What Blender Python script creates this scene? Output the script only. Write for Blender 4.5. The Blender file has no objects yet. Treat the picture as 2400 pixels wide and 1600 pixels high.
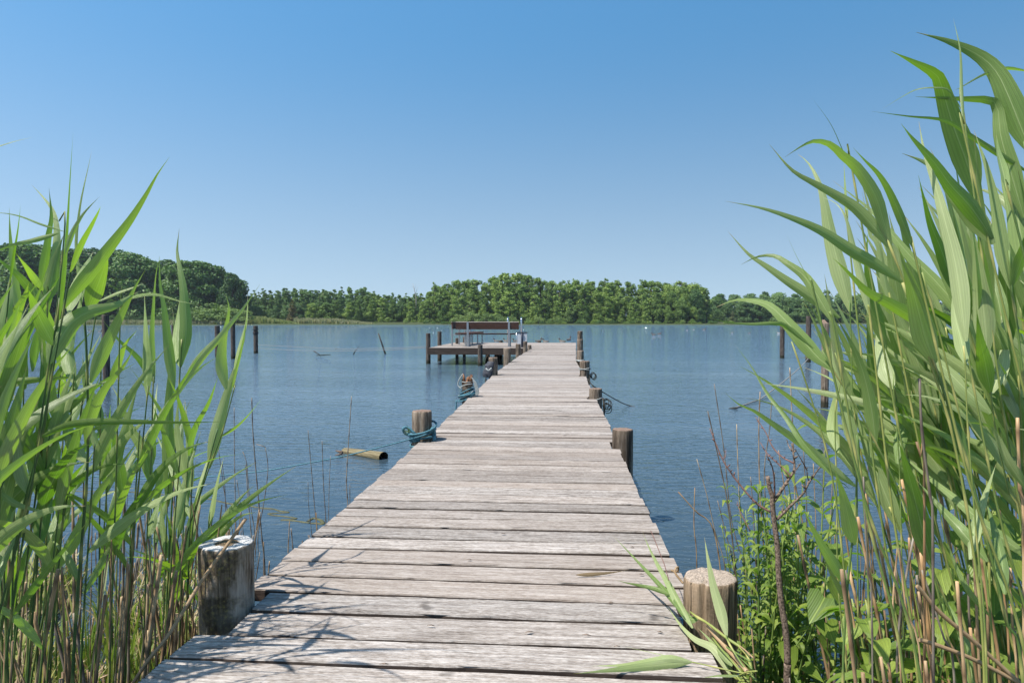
import bpy, math, random
from mathutils import Vector, Matrix, noise

sc = bpy.context.scene
COL = sc.collection
rad = math.radians

# ---------------------------------------------------------------- camera
F_PX, CX, CY = 1600.0, 1200.0, 800.0          # focal length in pixels of the 2400 x 1600 photograph (24 mm lens)
CAM_Z = 1.52
YAW = math.atan(126 / 1600.0)
PITCH = math.atan(48 / 1600.0)
Fw = Vector((-math.sin(YAW) * math.cos(PITCH), math.cos(YAW) * math.cos(PITCH), -math.sin(PITCH)))
Rt = Vector((math.cos(YAW), math.sin(YAW), 0))
Up = Rt.cross(Fw)
CP = Vector((0, 0, CAM_Z))
cam_d = bpy.data.cameras.new('camera'); cam = bpy.data.objects.new('camera', cam_d); COL.objects.link(cam)
cam_d.sensor_width = 36; cam_d.lens = 24; cam_d.clip_start = 0.05; cam_d.clip_end = 5000
cam.location = CP
cam.rotation_euler = Matrix((Rt, Up, -Fw)).transposed().to_euler()
sc.camera = cam

def P(px, py, d):                              # a point at depth d metres along the view axis
    return CP + (Fw + Rt * ((px - CX) / F_PX) + Up * ((CY - py) / F_PX)) * d
def on_z(px, py, z):
    r = Fw + Rt * ((px - CX) / F_PX) + Up * ((CY - py) / F_PX)
    return CP + r * ((z - CAM_Z) / r.z)

# ---------------------------------------------------------------- light
SUN_DX, SUN_DY = 0.48, 0.30                    # horizontal run of a shadow per metre of height
el = math.atan(1 / math.hypot(SUN_DX, SUN_DY)); az = math.atan2(-SUN_DX, -SUN_DY)
w = bpy.data.worlds.new('World'); sc.world = w; w.use_nodes = True
nt = w.node_tree
sky = nt.nodes.new('ShaderNodeTexSky'); sky.sky_type = 'NISHITA'; sky.sun_disc = False
sky.sun_elevation = el; sky.sun_rotation = az
sky.air_density = 1.77; sky.dust_density = 0.7; sky.ozone_density = 0.53; sky.altitude = 0
tcs = nt.nodes.new('ShaderNodeTexCoord'); mps = nt.nodes.new('ShaderNodeMapping'); nms = nt.nodes.new('ShaderNodeVectorMath'); nms.operation = 'NORMALIZE'
mps.inputs['Scale'].default_value = (1, 1, 1.6); mps.inputs['Location'].default_value = (0, 0, 0.30)   # lifts the yellow haze band below the tree line
nt.links.new(tcs.outputs['Generated'], mps.inputs[0]); nt.links.new(mps.outputs[0], nms.inputs[0]); nt.links.new(nms.outputs[0], sky.inputs[0])
hs = nt.nodes.new('ShaderNodeHueSaturation'); hs.inputs['Hue'].default_value = 0.495; hs.inputs['Saturation'].default_value = 1.47
nt.links.new(sky.outputs[0], hs.inputs['Color'])
sxs = nt.nodes.new('ShaderNodeSeparateXYZ'); nt.links.new(tcs.outputs['Generated'], sxs.inputs[0])
mrs = nt.nodes.new('ShaderNodeMapRange'); mrs.interpolation_type = 'SMOOTHSTEP'; mrs.inputs['From Min'].default_value = -0.05; mrs.inputs['From Max'].default_value = 0.42; mrs.inputs['To Min'].default_value = 0.86; mrs.inputs['To Max'].default_value = 1.42
nt.links.new(sxs.outputs[2], mrs.inputs['Value']); nt.links.new(mrs.outputs[0], hs.inputs['Saturation'])
nt.links.new(hs.outputs[0], nt.nodes['Background'].inputs[0])
nt.nodes['Background'].inputs[1].default_value = 0.114
sd = bpy.data.lights.new('sun', 'SUN'); sd.energy = 5.0; sd.angle = rad(0.5); sd.color = (1.0, 0.95, 0.87)
so = bpy.data.objects.new('sun', sd); COL.objects.link(so)
so.rotation_euler = Vector((SUN_DX, SUN_DY, -1)).to_track_quat('-Z', 'Y').to_euler(); so.location = (-5, -3, 12)
sc.view_settings.view_transform = 'Standard'; sc.view_settings.look = 'None'
sc.view_settings.gamma = 1; sc.view_settings.exposure = 0.56
sc.cycles.max_bounces = 8; sc.cycles.diffuse_bounces = 3; sc.cycles.transparent_max_bounces = 12

# ---------------------------------------------------------------- helpers
class MB:
    def __init__(s): s.v = []; s.f = []; s.uv = []; s.mi = []; s.t = []; s.smooth = []
    def vert(s, p, t=0.0):
        s.v.append((p[0], p[1], p[2])); s.t.append(t); return len(s.v) - 1
    def face(s, idx, uv=None, smooth=True, mi=0):
        s.f.append(tuple(idx)); s.uv.append(uv if uv else [(0, 0)] * len(idx)); s.smooth.append(smooth); s.mi.append(mi)
    def tube(s, pts, radii, n=6, cap=True, t=0.0, sq=1.0, v0=0.0, mi=0):
        pts = [Vector(p) for p in pts]
        if not hasattr(radii, '__len__'): radii = [radii] * len(pts)
        rings = []; prev = None; L = v0
        for i, p in enumerate(pts):
            a = pts[max(0, i - 1)]; b = pts[min(len(pts) - 1, i + 1)]
            tg = (b - a)
            tg = tg.normalized() if tg.length > 1e-9 else Vector((0, 0, 1))
            if prev is None:
                ref = Vector((0, 0, 1)) if abs(tg.z) < 0.9 else Vector((1, 0, 0))
                u = tg.cross(ref).normalized()
            else:
                u = prev - tg * prev.dot(tg)
                u = u.normalized() if u.length > 1e-6 else tg.orthogonal().normalized()
            prev = u; vv = tg.cross(u)
            if i: L += (p - pts[i - 1]).length
            rings.append(([s.vert(p + (u * math.cos(2 * math.pi * k / n) + vv * math.sin(2 * math.pi * k / n) * sq) * radii[i], t) for k in range(n)], L))
        for i in range(len(rings) - 1):
            (r0, l0), (r1, l1) = rings[i], rings[i + 1]
            for k in range(n):
                k2 = (k + 1) % n
                s.face((r0[k], r0[k2], r1[k2], r1[k]), [(k / n, l0), ((k + 1) / n, l0), ((k + 1) / n, l1), (k / n, l1)], True, mi)
        if cap:
            s.face(rings[0][0][::-1], None, False, mi); s.face(rings[-1][0], None, False, mi)
    def box(s, lo, hi, t=0.0, mi=0, M=None):
        x0, y0, z0 = lo; x1, y1, z1 = hi
        c = [(x0, y0, z0), (x1, y0, z0), (x1, y1, z0), (x0, y1, z0), (x0, y0, z1), (x1, y0, z1), (x1, y1, z1), (x0, y1, z1)]
        if M: c = [M @ Vector(q) for q in c]
        i = [s.vert(q, t) for q in c]
        for f in ((0, 3, 2, 1), (4, 5, 6, 7), (0, 1, 5, 4), (1, 2, 6, 5), (2, 3, 7, 6), (3, 0, 4, 7)):
            s.face([i[k] for k in f], None, False, mi)
    def mesh(s, name, mats):
        me = bpy.data.meshes.new(name)
        me.from_pydata(s.v, [], s.f)
        uvl = me.uv_layers.new(name='UVMap')
        flat = []
        for u in s.uv:
            for q in u: flat += [q[0], q[1]]
        uvl.data.foreach_set('uv', flat)
        me.polygons.foreach_set('use_smooth', s.smooth)
        me.polygons.foreach_set('material_index', s.mi)
        at = me.attributes.new('tint', 'FLOAT', 'POINT'); at.data.foreach_set('value', s.t)
        for m in (mats if isinstance(mats, (list, tuple)) else [mats]): me.materials.append(m)
        me.update(); return me
    def build(s, name, mats, parent=None, loc=None):
        o = bpy.data.objects.new(name, s.mesh(name, mats)); COL.objects.link(o)
        if parent: o.parent = parent
        if loc is not None: o.location = loc
        return o

def tag(o, label=None, cat=None, group=None, kind=None):
    if label: o['label'] = label
    if cat: o['category'] = cat
    if group: o['group'] = group
    if kind: o['kind'] = kind
    return o
def empty(name, loc, rz=0.0, label=None, cat=None, group=None):
    o = bpy.data.objects.new(name, None); COL.objects.link(o); o.empty_display_size = 0.1
    o.location = loc; o.rotation_euler = (0, 0, rz)
    return tag(o, label, cat, group)
def copy_tree(o, parent=None):
    c = o.copy(); COL.objects.link(c); c.parent = parent
    for ch in list(o.children): copy_tree(ch, c)
    return c
def smooth_path(pts, n=6):
    pts = [Vector(p) for p in pts]
    if len(pts) < 3: return [pts[0].lerp(pts[-1], i / n) for i in range(n + 1)]
    out = []
    q = [pts[0] * 2 - pts[1]] + pts + [pts[-1] * 2 - pts[-2]]
    for i in range(1, len(q) - 2):
        for k in range(n):
            t = k / n; a, b, c, d = q[i - 1], q[i], q[i + 1], q[i + 2]
            out.append(0.5 * ((2 * b) + (c - a) * t + (2 * a - 5 * b + 4 * c - d) * t * t + (3 * b - a - 3 * c + d) * t ** 3))
    out.append(pts[-1]); return out
def resample(pts, n):
    L = [0.0]
    for a, b in zip(pts, pts[1:]): L.append(L[-1] + (b - a).length)
    out = []; j = 0
    for i in range(n + 1):
        s = L[-1] * i / n
        while j < len(L) - 2 and L[j + 1] < s: j += 1
        d = L[j + 1] - L[j]
        out.append(pts[j].lerp(pts[j + 1], 0 if d < 1e-9 else (s - L[j]) / d))
    return out

# ---------------------------------------------------------------- materials
def new_mat(name):
    m = bpy.data.materials.new(name); m.use_nodes = True
    return m, m.node_tree, m.node_tree.nodes['Principled BSDF']
def ramp(nt, fac, stops):
    r = nt.nodes.new('ShaderNodeValToRGB'); e = r.color_ramp.elements
    e[0].position, e[0].color = stops[0][0], (*stops[0][1], 1)
    e[1].position, e[1].color = stops[-1][0], (*stops[-1][1], 1)
    for p, c in stops[1:-1]:
        x = e.new(p); x.color = (*c, 1)
    nt.links.new(fac, r.inputs[0]); return r.outputs[0]
def nz(nt, vec, scale, detail=4, rough=0.55, dist=0.0):
    n = nt.nodes.new('ShaderNodeTexNoise'); n.inputs['Scale'].default_value = scale
    n.inputs['Detail'].default_value = detail; n.inputs['Roughness'].default_value = rough; n.inputs['Distortion'].default_value = dist
    nt.links.new(vec, n.inputs['Vector']); return n.outputs['Fac']
def mapping(nt, src, scale, loc=(0, 0, 0), rot=(0, 0, 0)):
    m = nt.nodes.new('ShaderNodeMapping'); m.inputs['Scale'].default_value = scale; m.inputs['Location'].default_value = loc; m.inputs['Rotation'].default_value = rot
    nt.links.new(src, m.inputs['Vector']); return m.outputs[0]
def coord(nt, which='Object'):
    return nt.nodes.new('ShaderNodeTexCoord').outputs[which]
def attr(nt, name='tint'):
    a = nt.nodes.new('ShaderNodeAttribute'); a.attribute_name = name; return a.outputs['Fac']
def mth(nt, op, a, b=0.0, c=None, clamp=False):
    m = nt.nodes.new('ShaderNodeMath'); m.operation = op; m.use_clamp = clamp
    for i, x in enumerate((a, b, c)):
        if x is None: continue
        if isinstance(x, (int, float)): m.inputs[i].default_value = x
        else: nt.links.new(x, m.inputs[i])
    return m.outputs[0]
def mix(nt, fac, a, b, mode='MIX'):
    m = nt.nodes.new('ShaderNodeMix'); m.data_type = 'RGBA'; m.blend_type = mode
    for s, x in ((0, fac), (6, a), (7, b)):
        if isinstance(x, (int, float)): m.inputs[s].default_value = x
        elif isinstance(x, tuple): m.inputs[s].default_value = (*x, 1)
        else: nt.links.new(x, m.inputs[s])
    return m.outputs[2]
def bump(nt, h, strength, dist, normal=None):
    b = nt.nodes.new('ShaderNodeBump'); b.inputs['Strength'].default_value = strength; b.inputs['Distance'].default_value = dist
    nt.links.new(h, b.inputs['Height'])
    if normal: nt.links.new(normal, b.inputs['Normal'])
    return b.outputs[0]
def shift(nt, vec, t, amt):                    # shift texture space per plank/post by its tint attribute
    c = nt.nodes.new('ShaderNodeCombineXYZ')
    for i, k in enumerate(amt): nt.links.new(mth(nt, 'MULTIPLY', t, k), c.inputs[i])
    v = nt.nodes.new('ShaderNodeVectorMath'); v.operation = 'ADD'
    nt.links.new(vec, v.inputs[0]); nt.links.new(c.outputs[0], v.inputs[1]); return v.outputs[0]

def wood_mat(name, along, cols, tintlo=0.75, tinthi=1.15, bs=0.6, fine=1.0, deck=False):
    m, n, b = new_mat(name)
    t = attr(n); v = shift(n, coord(n), t, (37.0, 11.0, 23.0))
    s = [70 * fine, 70 * fine, 70 * fine]; s[along] = 5.0 if deck else 3.0
    s2 = [260 * fine, 260 * fine, 260 * fine]; s2[along] = 45 if deck else 14
    a = nz(n, mapping(n, v, tuple(s)), 1.0, 6 if deck else 5, 0.72 if deck else 0.6, 0.4)
    f = nz(n, mapping(n, v, tuple(s2)), 1.0, 3, 0.7)
    big = nz(n, v, 1.7, 4, 0.6)
    k = mth(n, 'ADD', mth(n, 'MULTIPLY', a, 0.55), mth(n, 'MULTIPLY', f, 0.45))
    c = ramp(n, k, [(0.33, cols[0]), (0.47, cols[1]), (0.62, cols[2])])
    tt = mth(n, 'MULTIPLY_ADD', t, tinthi - tintlo, tintlo)
    g = mth(n, 'MULTIPLY', tt, mth(n, 'MULTIPLY_ADD', big, 0.5, 0.75))
    cc = n.nodes.new('ShaderNodeCombineColor')
    for i in range(3): n.links.new(g, cc.inputs[i])
    c = mix(n, 1.0, c, cc.outputs[0], 'MULTIPLY')
    if deck:                                   # brownish boards, grey silvered boards, dark checks along the grain
        c = mix(n, mth(n, 'MULTIPLY', mth(n, 'FRACT', mth(n, 'MULTIPLY', t, 7.3)), 0.42), c, (0.25, 0.195, 0.155), 'MIX')
        chk = ramp(n, nz(n, mapping(n, v, (3.5, 120, 120)), 1.0, 4, 0.6, 0.3), [(0.63, (0, 0, 0)), (0.69, (1, 1, 1))])
        c = mix(n, mth(n, 'MULTIPLY', chk, 0.75), c, (0.045, 0.035, 0.03))
    wv = n.nodes.new('ShaderNodeSeparateXYZ'); n.links.new(v, wv.inputs[0])
    kn = nz(n, v, 9.0, 1, 0.5)
    kf = ramp(n, kn, [(0.74, (0, 0, 0)), (0.80, (1, 1, 1))])
    c = mix(n, mth(n, 'MULTIPLY', kf, 0.6), c, tuple(x * 0.5 for x in cols[0]))
    n.links.new(c, b.inputs['Base Color'])
    b.inputs['Roughness'].default_value = 0.85; b.inputs['Specular IOR Level'].default_value = 0.25
    n.links.new(bump(n, k, bs, 0.004), b.inputs['Normal'])
    return m

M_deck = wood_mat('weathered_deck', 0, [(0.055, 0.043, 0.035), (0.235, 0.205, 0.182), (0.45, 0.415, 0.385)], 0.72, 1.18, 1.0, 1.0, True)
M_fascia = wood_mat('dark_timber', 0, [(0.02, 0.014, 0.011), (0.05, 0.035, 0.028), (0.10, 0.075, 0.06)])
M_bench = wood_mat('bench_timber', 0, [(0.03, 0.014, 0.010), (0.065, 0.032, 0.023), (0.12, 0.065, 0.048)])
M_benchpale = wood_mat('bench_pale_timber', 0, [(0.22, 0.17, 0.14), (0.36, 0.30, 0.25), (0.5, 0.44, 0.38)])
M_log = wood_mat('log_wood', 0, [(0.05, 0.04, 0.02), (0.16, 0.13, 0.07), (0.30, 0.26, 0.16)])

def post_mat(name, side, top, moss=0.0, wet=True, pale=0.0):
    m, n, b = new_mat(name)
    co = coord(n); t = attr(n)
    info = n.nodes.new('ShaderNodeObjectInfo')
    v = shift(n, co, info.outputs['Random'], (0.0, 0.0, 17.0))
    a = nz(n, mapping(n, v, (55, 55, 4)), 1.0, 5, 0.65, 0.5)
    f = nz(n, mapping(n, v, (190, 190, 12)), 1.0, 3, 0.6)
    k = mth(n, 'ADD', mth(n, 'MULTIPLY', a, 0.6), mth(n, 'MULTIPLY', f, 0.4))
    c = ramp(n, k, [(0.34, side[0]), (0.48, side[1]), (0.62, side[2])])
    blotch = nz(n, v, 11.0, 5, 0.65)
    chk = ramp(n, nz(n, mapping(n, v, (42, 42, 1.6)), 1.0, 4, 0.55, 0.25), [(0.585, (0, 0, 0)), (0.625, (1, 1, 1))])
    c = mix(n, mth(n, 'MULTIPLY', chk, 0.85), c, (0.02, 0.014, 0.01))
    c = mix(n, ramp(n, nz(n, mapping(n, v, (7, 7, 3)), 1.0, 4, 0.6), [(0.5, (0, 0, 0)), (0.62, (0.6, 0.6, 0.6))]), c, side[0])
    if pale:
        c = mix(n, ramp(n, nz(n, mapping(n, v, (14, 14, 5)), 1.0, 4, 0.6), [(0.46, (0, 0, 0)), (0.60, (pale, pale, pale))]), c, (0.5, 0.44, 0.38))
    if moss:
        sx = n.nodes.new('ShaderNodeSeparateXYZ'); n.links.new(co, sx.inputs[0])
        side_m = mth(n, 'MULTIPLY_ADD', sx.outputs[1], -7.0, 0.1, True)
        mf = mth(n, 'MULTIPLY', ramp(n, mth(n, 'ADD', blotch, mth(n, 'MULTIPLY', sx.outputs[0], -1.2)), [(0.40, (0, 0, 0)), (0.49, (moss, moss, moss))]), side_m)
        mc = ramp(n, nz(n, v, 90.0, 3), [(0.4, (0.012, 0.008, 0.004)), (0.55, (0.05, 0.038, 0.012)), (0.68, (0.20, 0.16, 0.04))])
        c = mix(n, mf, c, mc)
    sz = n.nodes.new('ShaderNodeSeparateXYZ'); n.links.new(co, sz.inputs[0])
    if wet:                                    # dark tide mark near the water line
        wm = mth(n, 'MULTIPLY_ADD', mth(n, 'ADD', sz.outputs[2], mth(n, 'MULTIPLY', blotch, 0.12)), -14.0, 3.0, True)
        c = mix(n, mth(n, 'MULTIPLY', wm, 0.85), c, (0.018, 0.02, 0.01))
    # end grain: growth rings on the sawn top (tint attribute = 1 there)
    r2 = mth(n, 'SQRT', mth(n, 'ADD', mth(n, 'POWER', sz.outputs[0], 2), mth(n, 'POWER', sz.outputs[1], 2)))
    rn = mth(n, 'ADD', mth(n, 'MULTIPLY', r2, 900.0), mth(n, 'MULTIPLY', nz(n, co, 12.0, 3), 9.0))
    ring = mth(n, 'MULTIPLY_ADD', mth(n, 'SINE', rn), 0.5, 0.5)
    tc = mix(n, mth(n, 'MULTIPLY', ring, 0.45), top[0], top[1])
    sp = nz(n, co, 160.0, 2, 0.7)
    tc = mix(n, ramp(n, sp, [(0.42, (0.75, 0.75, 0.75)), (0.60, (0, 0, 0))]), tc, tuple(x * 0.35 for x in top[0]))
    if len(top) > 2:                           # rotten core
        core = ramp(n, mth(n, 'ADD', r2, mth(n, 'MULTIPLY', nz(n, co, 30.0, 3), 0.012)), [(0.040, (1, 1, 1)), (0.046, (0, 0, 0))])
        cc = mix(n, ring, top[2], tuple(x * 0.3 for x in top[2])); tc = mix(n, core, tc, cc)
    c = mix(n, t, c, tc)
    n.links.new(c, b.inputs['Base Color']); b.inputs['Roughness'].default_value = 0.9; b.inputs['Specular IOR Level'].default_value = 0.2
    hk = mth(n, 'ADD', k, mth(n, 'MULTIPLY', sp, 0.35))
    n.links.new(bump(n, hk, 0.9, 0.006), b.inputs['Normal'])
    return m
BR = [(0.045, 0.033, 0.024), (0.15, 0.115, 0.085), (0.31, 0.255, 0.20)]
M_post = post_mat('post_wood', BR, [(0.30, 0.21, 0.16), (0.16, 0.10, 0.075)])
M_post_white = post_mat('post_white_rim', [(0.05, 0.036, 0.024), (0.17, 0.125, 0.085), (0.34, 0.27, 0.20)], [(0.64, 0.63, 0.61), (0.50, 0.48, 0.46), (0.20, 0.14, 0.08)], 1.0, True, 0.5)
M_post_near = post_mat('post_sawn_top', [(0.06, 0.042, 0.028), (0.20, 0.145, 0.095), (0.34, 0.25, 0.17)], [(0.46, 0.375, 0.30), (0.29, 0.225, 0.175)])
M_pile = post_mat('pile_wood', [(0.035, 0.028, 0.024), (0.075, 0.06, 0.05), (0.14, 0.115, 0.095)], [(0.12, 0.09, 0.07), (0.07, 0.05, 0.04)])

def plain(name, col, rough=0.6, metal=0.0, noise_amt=0.3, nscale=30, spec=0.4):
    m, n, b = new_mat(name)
    k = nz(n, coord(n), nscale, 4)
    c = ramp(n, k, [(0.3, tuple(x * (1 - noise_amt) for x in col)), (0.7, tuple(min(1, x * (1 + noise_amt)) for x in col))])
    n.links.new(c, b.inputs['Base Color']); b.inputs['Roughness'].default_value = rough; b.inputs['Metallic'].default_value = metal
    b.inputs['Specular IOR Level'].default_value = spec
    n.links.new(bump(n, k, 0.25, 0.003), b.inputs['Normal'])
    return m
M_steel = plain('galvanised_steel', (0.30, 0.31, 0.32), 0.45, 0.8, 0.15, 40)
M_chrome = plain('polished_steel', (0.62, 0.64, 0.66), 0.22, 1.0, 0.05, 10)
M_boxw = plain('pale_box', (0.40, 0.42, 0.45), 0.5, 0, 0.06, 8)
M_black = plain('black_rubber', (0.012, 0.013, 0.016), 0.55, 0, 0.4)
M_bluedark = plain('dark_blue_hose', (0.012, 0.018, 0.04), 0.5, 0, 0.3)
M_teal = plain('teal_rope', (0.055, 0.15, 0.19), 0.8, 0, 0.55, 120)
M_blue = plain('blue_rope', (0.03, 0.11, 0.21), 0.8, 0, 0.6, 120)
M_white = plain('pale_rope', (0.30, 0.32, 0.31), 0.85, 0, 0.4, 120)
M_greyrope = plain('grey_rope', (0.22, 0.21, 0.19), 0.85, 0, 0.4, 90)
M_darkrope = plain('dark_rope', (0.04, 0.04, 0.035), 0.85, 0, 0.4, 90)
M_weed = plain('olive_weed', (0.075, 0.075, 0.028), 0.6, 0, 0.5, 25)
M_tarp = plain('dark_cloth', (0.045, 0.048, 0.06), 0.7, 0, 0.5, 30)
M_bark = plain('twig_bark', (0.15, 0.11, 0.085), 0.9, 0, 0.95, 190, 0.2)
M_redtwig = plain('red_twig', (0.17, 0.095, 0.08), 0.8, 0, 0.4, 90, 0.2)
M_trunk = plain('trunk_bark', (0.075, 0.06, 0.045), 0.9, 0, 0.4, 4, 0.2)

def leaf_mat(name, cols, trans, tmix, rough=0.42, vein=True, mott=0.35, spec=0.5):
    """thin leaf: reflects its own colour and lets sunlight through"""
    m, n, b = new_mat(name)
    info = n.nodes.new('ShaderNodeObjectInfo'); t = attr(n)
    co = coord(n)
    big = nz(n, co, 5.0, 3)
    k = mth(n, 'ADD', mth(n, 'MULTIPLY', t, 0.6), mth(n, 'ADD', mth(n, 'MULTIPLY', big, mott), mth(n, 'MULTIPLY', info.outputs['Random'], 0.25)))
    c = ramp(n, k, [(0.15, cols[0]), (0.5, cols[1]), (0.9, cols[2])])
    tc = ramp(n, k, [(0.15, trans[0]), (0.9, trans[1])])
    nrm = None
    if vein:
        uv = coord(n, 'UV'); sx = n.nodes.new('ShaderNodeSeparateXYZ'); n.links.new(uv, sx.inputs[0])
        st = mth(n, 'SINE', mth(n, 'MULTIPLY', sx.outputs[0], 95.0))
        mid = mth(n, 'SUBTRACT', 1.0, mth(n, 'MULTIPLY', mth(n, 'ABSOLUTE', mth(n, 'SUBTRACT', sx.outputs[0], 0.5)), 26.0), None, True)
        fine = nz(n, mapping(n, uv, (60, 3, 1)), 1.0, 3)
        h = mth(n, 'ADD', mth(n, 'MULTIPLY', st, 0.25), fine)
        shade = mth(n, 'ADD', mth(n, 'MULTIPLY_ADD', fine, 0.7, 0.62), mth(n, 'MULTIPLY', mth(n, 'SINE', mth(n, 'MULTIPLY', sx.outputs[0], 44.0)), 0.07))
        cc = n.nodes.new('ShaderNodeCombineColor')
        for i in range(3): n.links.new(shade, cc.inputs[i])
        c = mix(n, 1.0, c, cc.outputs[0], 'MULTIPLY'); tc = mix(n, 1.0, tc, cc.outputs[0], 'MULTIPLY')
        c = mix(n, mth(n, 'MULTIPLY', mid, 0.45), c, tuple(min(1, x * 1.7) for x in cols[2]))
        # browned tips
        tipf = ramp(n, mth(n, 'ADD', sx.outputs[1], mth(n, 'MULTIPLY', big, 0.10)), [(0.985, (0, 0, 0)), (1.05, (1, 1, 1))])
        c = mix(n, tipf, c, (0.42, 0.34, 0.18))
        nrm = bump(n, h, 0.45, 0.002)
    n.links.new(c, b.inputs['Base Color']); b.inputs['Roughness'].default_value = rough; b.inputs['Specular IOR Level'].default_value = spec
    tr = n.nodes.new('ShaderNodeBsdfTranslucent'); n.links.new(tc, tr.inputs['Color'])
    if nrm: n.links.new(nrm, b.inputs['Normal'])
    ms = n.nodes.new('ShaderNodeMixShader'); ms.inputs[0].default_value = tmix
    n.links.new(b.outputs[0], ms.inputs[1]); n.links.new(tr.outputs[0], ms.inputs[2])
    n.links.new(ms.outputs[0], n.nodes['Material Output'].inputs['Surface'])
    return m
M_reed = leaf_mat('reed_leaf', [(0.13, 0.215, 0.05), (0.28, 0.37, 0.13), (0.45, 0.50, 0.26)], [(0.10, 0.29, 0.005), (0.32, 0.56, 0.012)], 0.38, 0.36)
M_herb = leaf_mat('herb_leaf', [(0.085, 0.15, 0.024), (0.16, 0.24, 0.038), (0.26, 0.33, 0.055)], [(0.12, 0.32, 0.015), (0.24, 0.45, 0.03)], 0.38, 0.45, True)
M_grass = leaf_mat('marsh_grass', [(0.10, 0.17, 0.03), (0.20, 0.26, 0.05), (0.40, 0.34, 0.12)], [(0.15, 0.32, 0.02), (0.35, 0.40, 0.06)], 0.38, 0.5, False)
M_dryleaf = leaf_mat('dry_leaf', [(0.24, 0.17, 0.09), (0.38, 0.28, 0.16), (0.5, 0.4, 0.25)], [(0.3, 0.2, 0.08), (0.4, 0.3, 0.12)], 0.2, 0.6, True)

def stem_mat(name, cols):
    m, n, b = new_mat(name)
    co = coord(n); info = n.nodes.new('ShaderNodeObjectInfo'); t = attr(n)
    uv = coord(n, 'UV'); sx = n.nodes.new('ShaderNodeSeparateXYZ'); n.links.new(uv, sx.inputs[0])
    seg = nz(n, mapping(n, uv, (3, 6, 1)), 1.0, 3)
    k = mth(n, 'ADD', mth(n, 'MULTIPLY', seg, 0.7), mth(n, 'MULTIPLY', info.outputs['Random'], 0.45))
    c = ramp(n, k, [(0.2, cols[0]), (0.55, cols[1]), (0.9, cols[2])])
    st = nz(n, mapping(n, uv, (26, 8, 1)), 1.0, 3)
    shade = mth(n, 'MULTIPLY_ADD', st, 0.9, 0.5)
    cc = n.nodes.new('ShaderNodeCombineColor')
    for i in range(3): n.links.new(shade, cc.inputs[i])
    c = mix(n, 1.0, c, cc.outputs[0], 'MULTIPLY')
    c = mix(n, mth(n, 'MULTIPLY', t, 0.8), c, tuple(min(1, x) for x in cols[3]))
    n.links.new(c, b.inputs['Base Color']); b.inputs['Roughness'].default_value = 0.5; b.inputs['Specular IOR Level'].default_value = 0.4
    n.links.new(bump(n, st, 0.3, 0.002), b.inputs['Normal'])
    return m
M_stem = stem_mat('reed_stem', [(0.07, 0.14, 0.035), (0.14, 0.21, 0.05), (0.30, 0.31, 0.08), (0.42, 0.38, 0.13)])
M_stemdark = stem_mat('reed_stem_dark', [(0.03, 0.075, 0.02), (0.06, 0.12, 0.03), (0.13, 0.19, 0.045), (0.30, 0.30, 0.09)])
M_straw = stem_mat('dead_stalk', [(0.17, 0.11, 0.06), (0.36, 0.24, 0.13), (0.54, 0.40, 0.24), (0.10, 0.06, 0.035)])
M_tan = stem_mat('tan_stalk', [(0.22, 0.12, 0.055), (0.46, 0.28, 0.14), (0.60, 0.42, 0.24), (0.12, 0.07, 0.035)])
M_greystalk = stem_mat('grey_stalk', [(0.10, 0.08, 0.065), (0.20, 0.165, 0.13), (0.33, 0.28, 0.22), (0.07, 0.05, 0.04)])

def crown_mat(name, cols, tmix=0.22):
    m, n, b = new_mat(name)
    info = n.nodes.new('ShaderNodeObjectInfo'); t = attr(n)
    k = mth(n, 'ADD', mth(n, 'MULTIPLY', t, 0.5), mth(n, 'ADD', mth(n, 'MULTIPLY', nz(n, coord(n), 0.5, 3), 0.5), mth(n, 'MULTIPLY_ADD', info.outputs['Random'], 0.5, -0.25)))
    c = ramp(n, k, [(0.15, cols[0]), (0.5, cols[1]), (0.85, cols[2])])
    n.links.new(c, b.inputs['Base Color']); b.inputs['Roughness'].default_value = 0.55; b.inputs['Specular IOR Level'].default_value = 0.35
    tr = n.nodes.new('ShaderNodeBsdfTranslucent'); n.links.new(mix(n, 1.0, c, (1.3, 1.5, 0.5), 'MULTIPLY'), tr.inputs['Color'])
    ms = n.nodes.new('ShaderNodeMixShader'); ms.inputs[0].default_value = tmix
    n.links.new(b.outputs[0], ms.inputs[1]); n.links.new(tr.outputs[0], ms.inputs[2])
    n.links.new(ms.outputs[0], n.nodes['Material Output'].inputs['Surface'])
    return m
M_cr_dark = crown_mat('crown_dark', [(0.032, 0.078, 0.022), (0.07, 0.142, 0.036), (0.125, 0.215, 0.055)])
M_cr_mid = crown_mat('crown_mid', [(0.07, 0.13, 0.028), (0.145, 0.23, 0.046), (0.24, 0.325, 0.07)])
M_cr_blue = crown_mat('crown_bluish', [(0.06, 0.12, 0.04), (0.12, 0.205, 0.068), (0.19, 0.285, 0.095)])
M_cr_bush = crown_mat('crown_bush', [(0.10, 0.16, 0.05), (0.16, 0.24, 0.07), (0.25, 0.32, 0.10)])
M_cr_pale = crown_mat('crown_pale', [(0.10, 0.13, 0.06), (0.16, 0.19, 0.09), (0.24, 0.26, 0.13)])
M_cr_rust = crown_mat('crown_rusty', [(0.08, 0.07, 0.03), (0.13, 0.11, 0.045), (0.18, 0.16, 0.06)])

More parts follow.
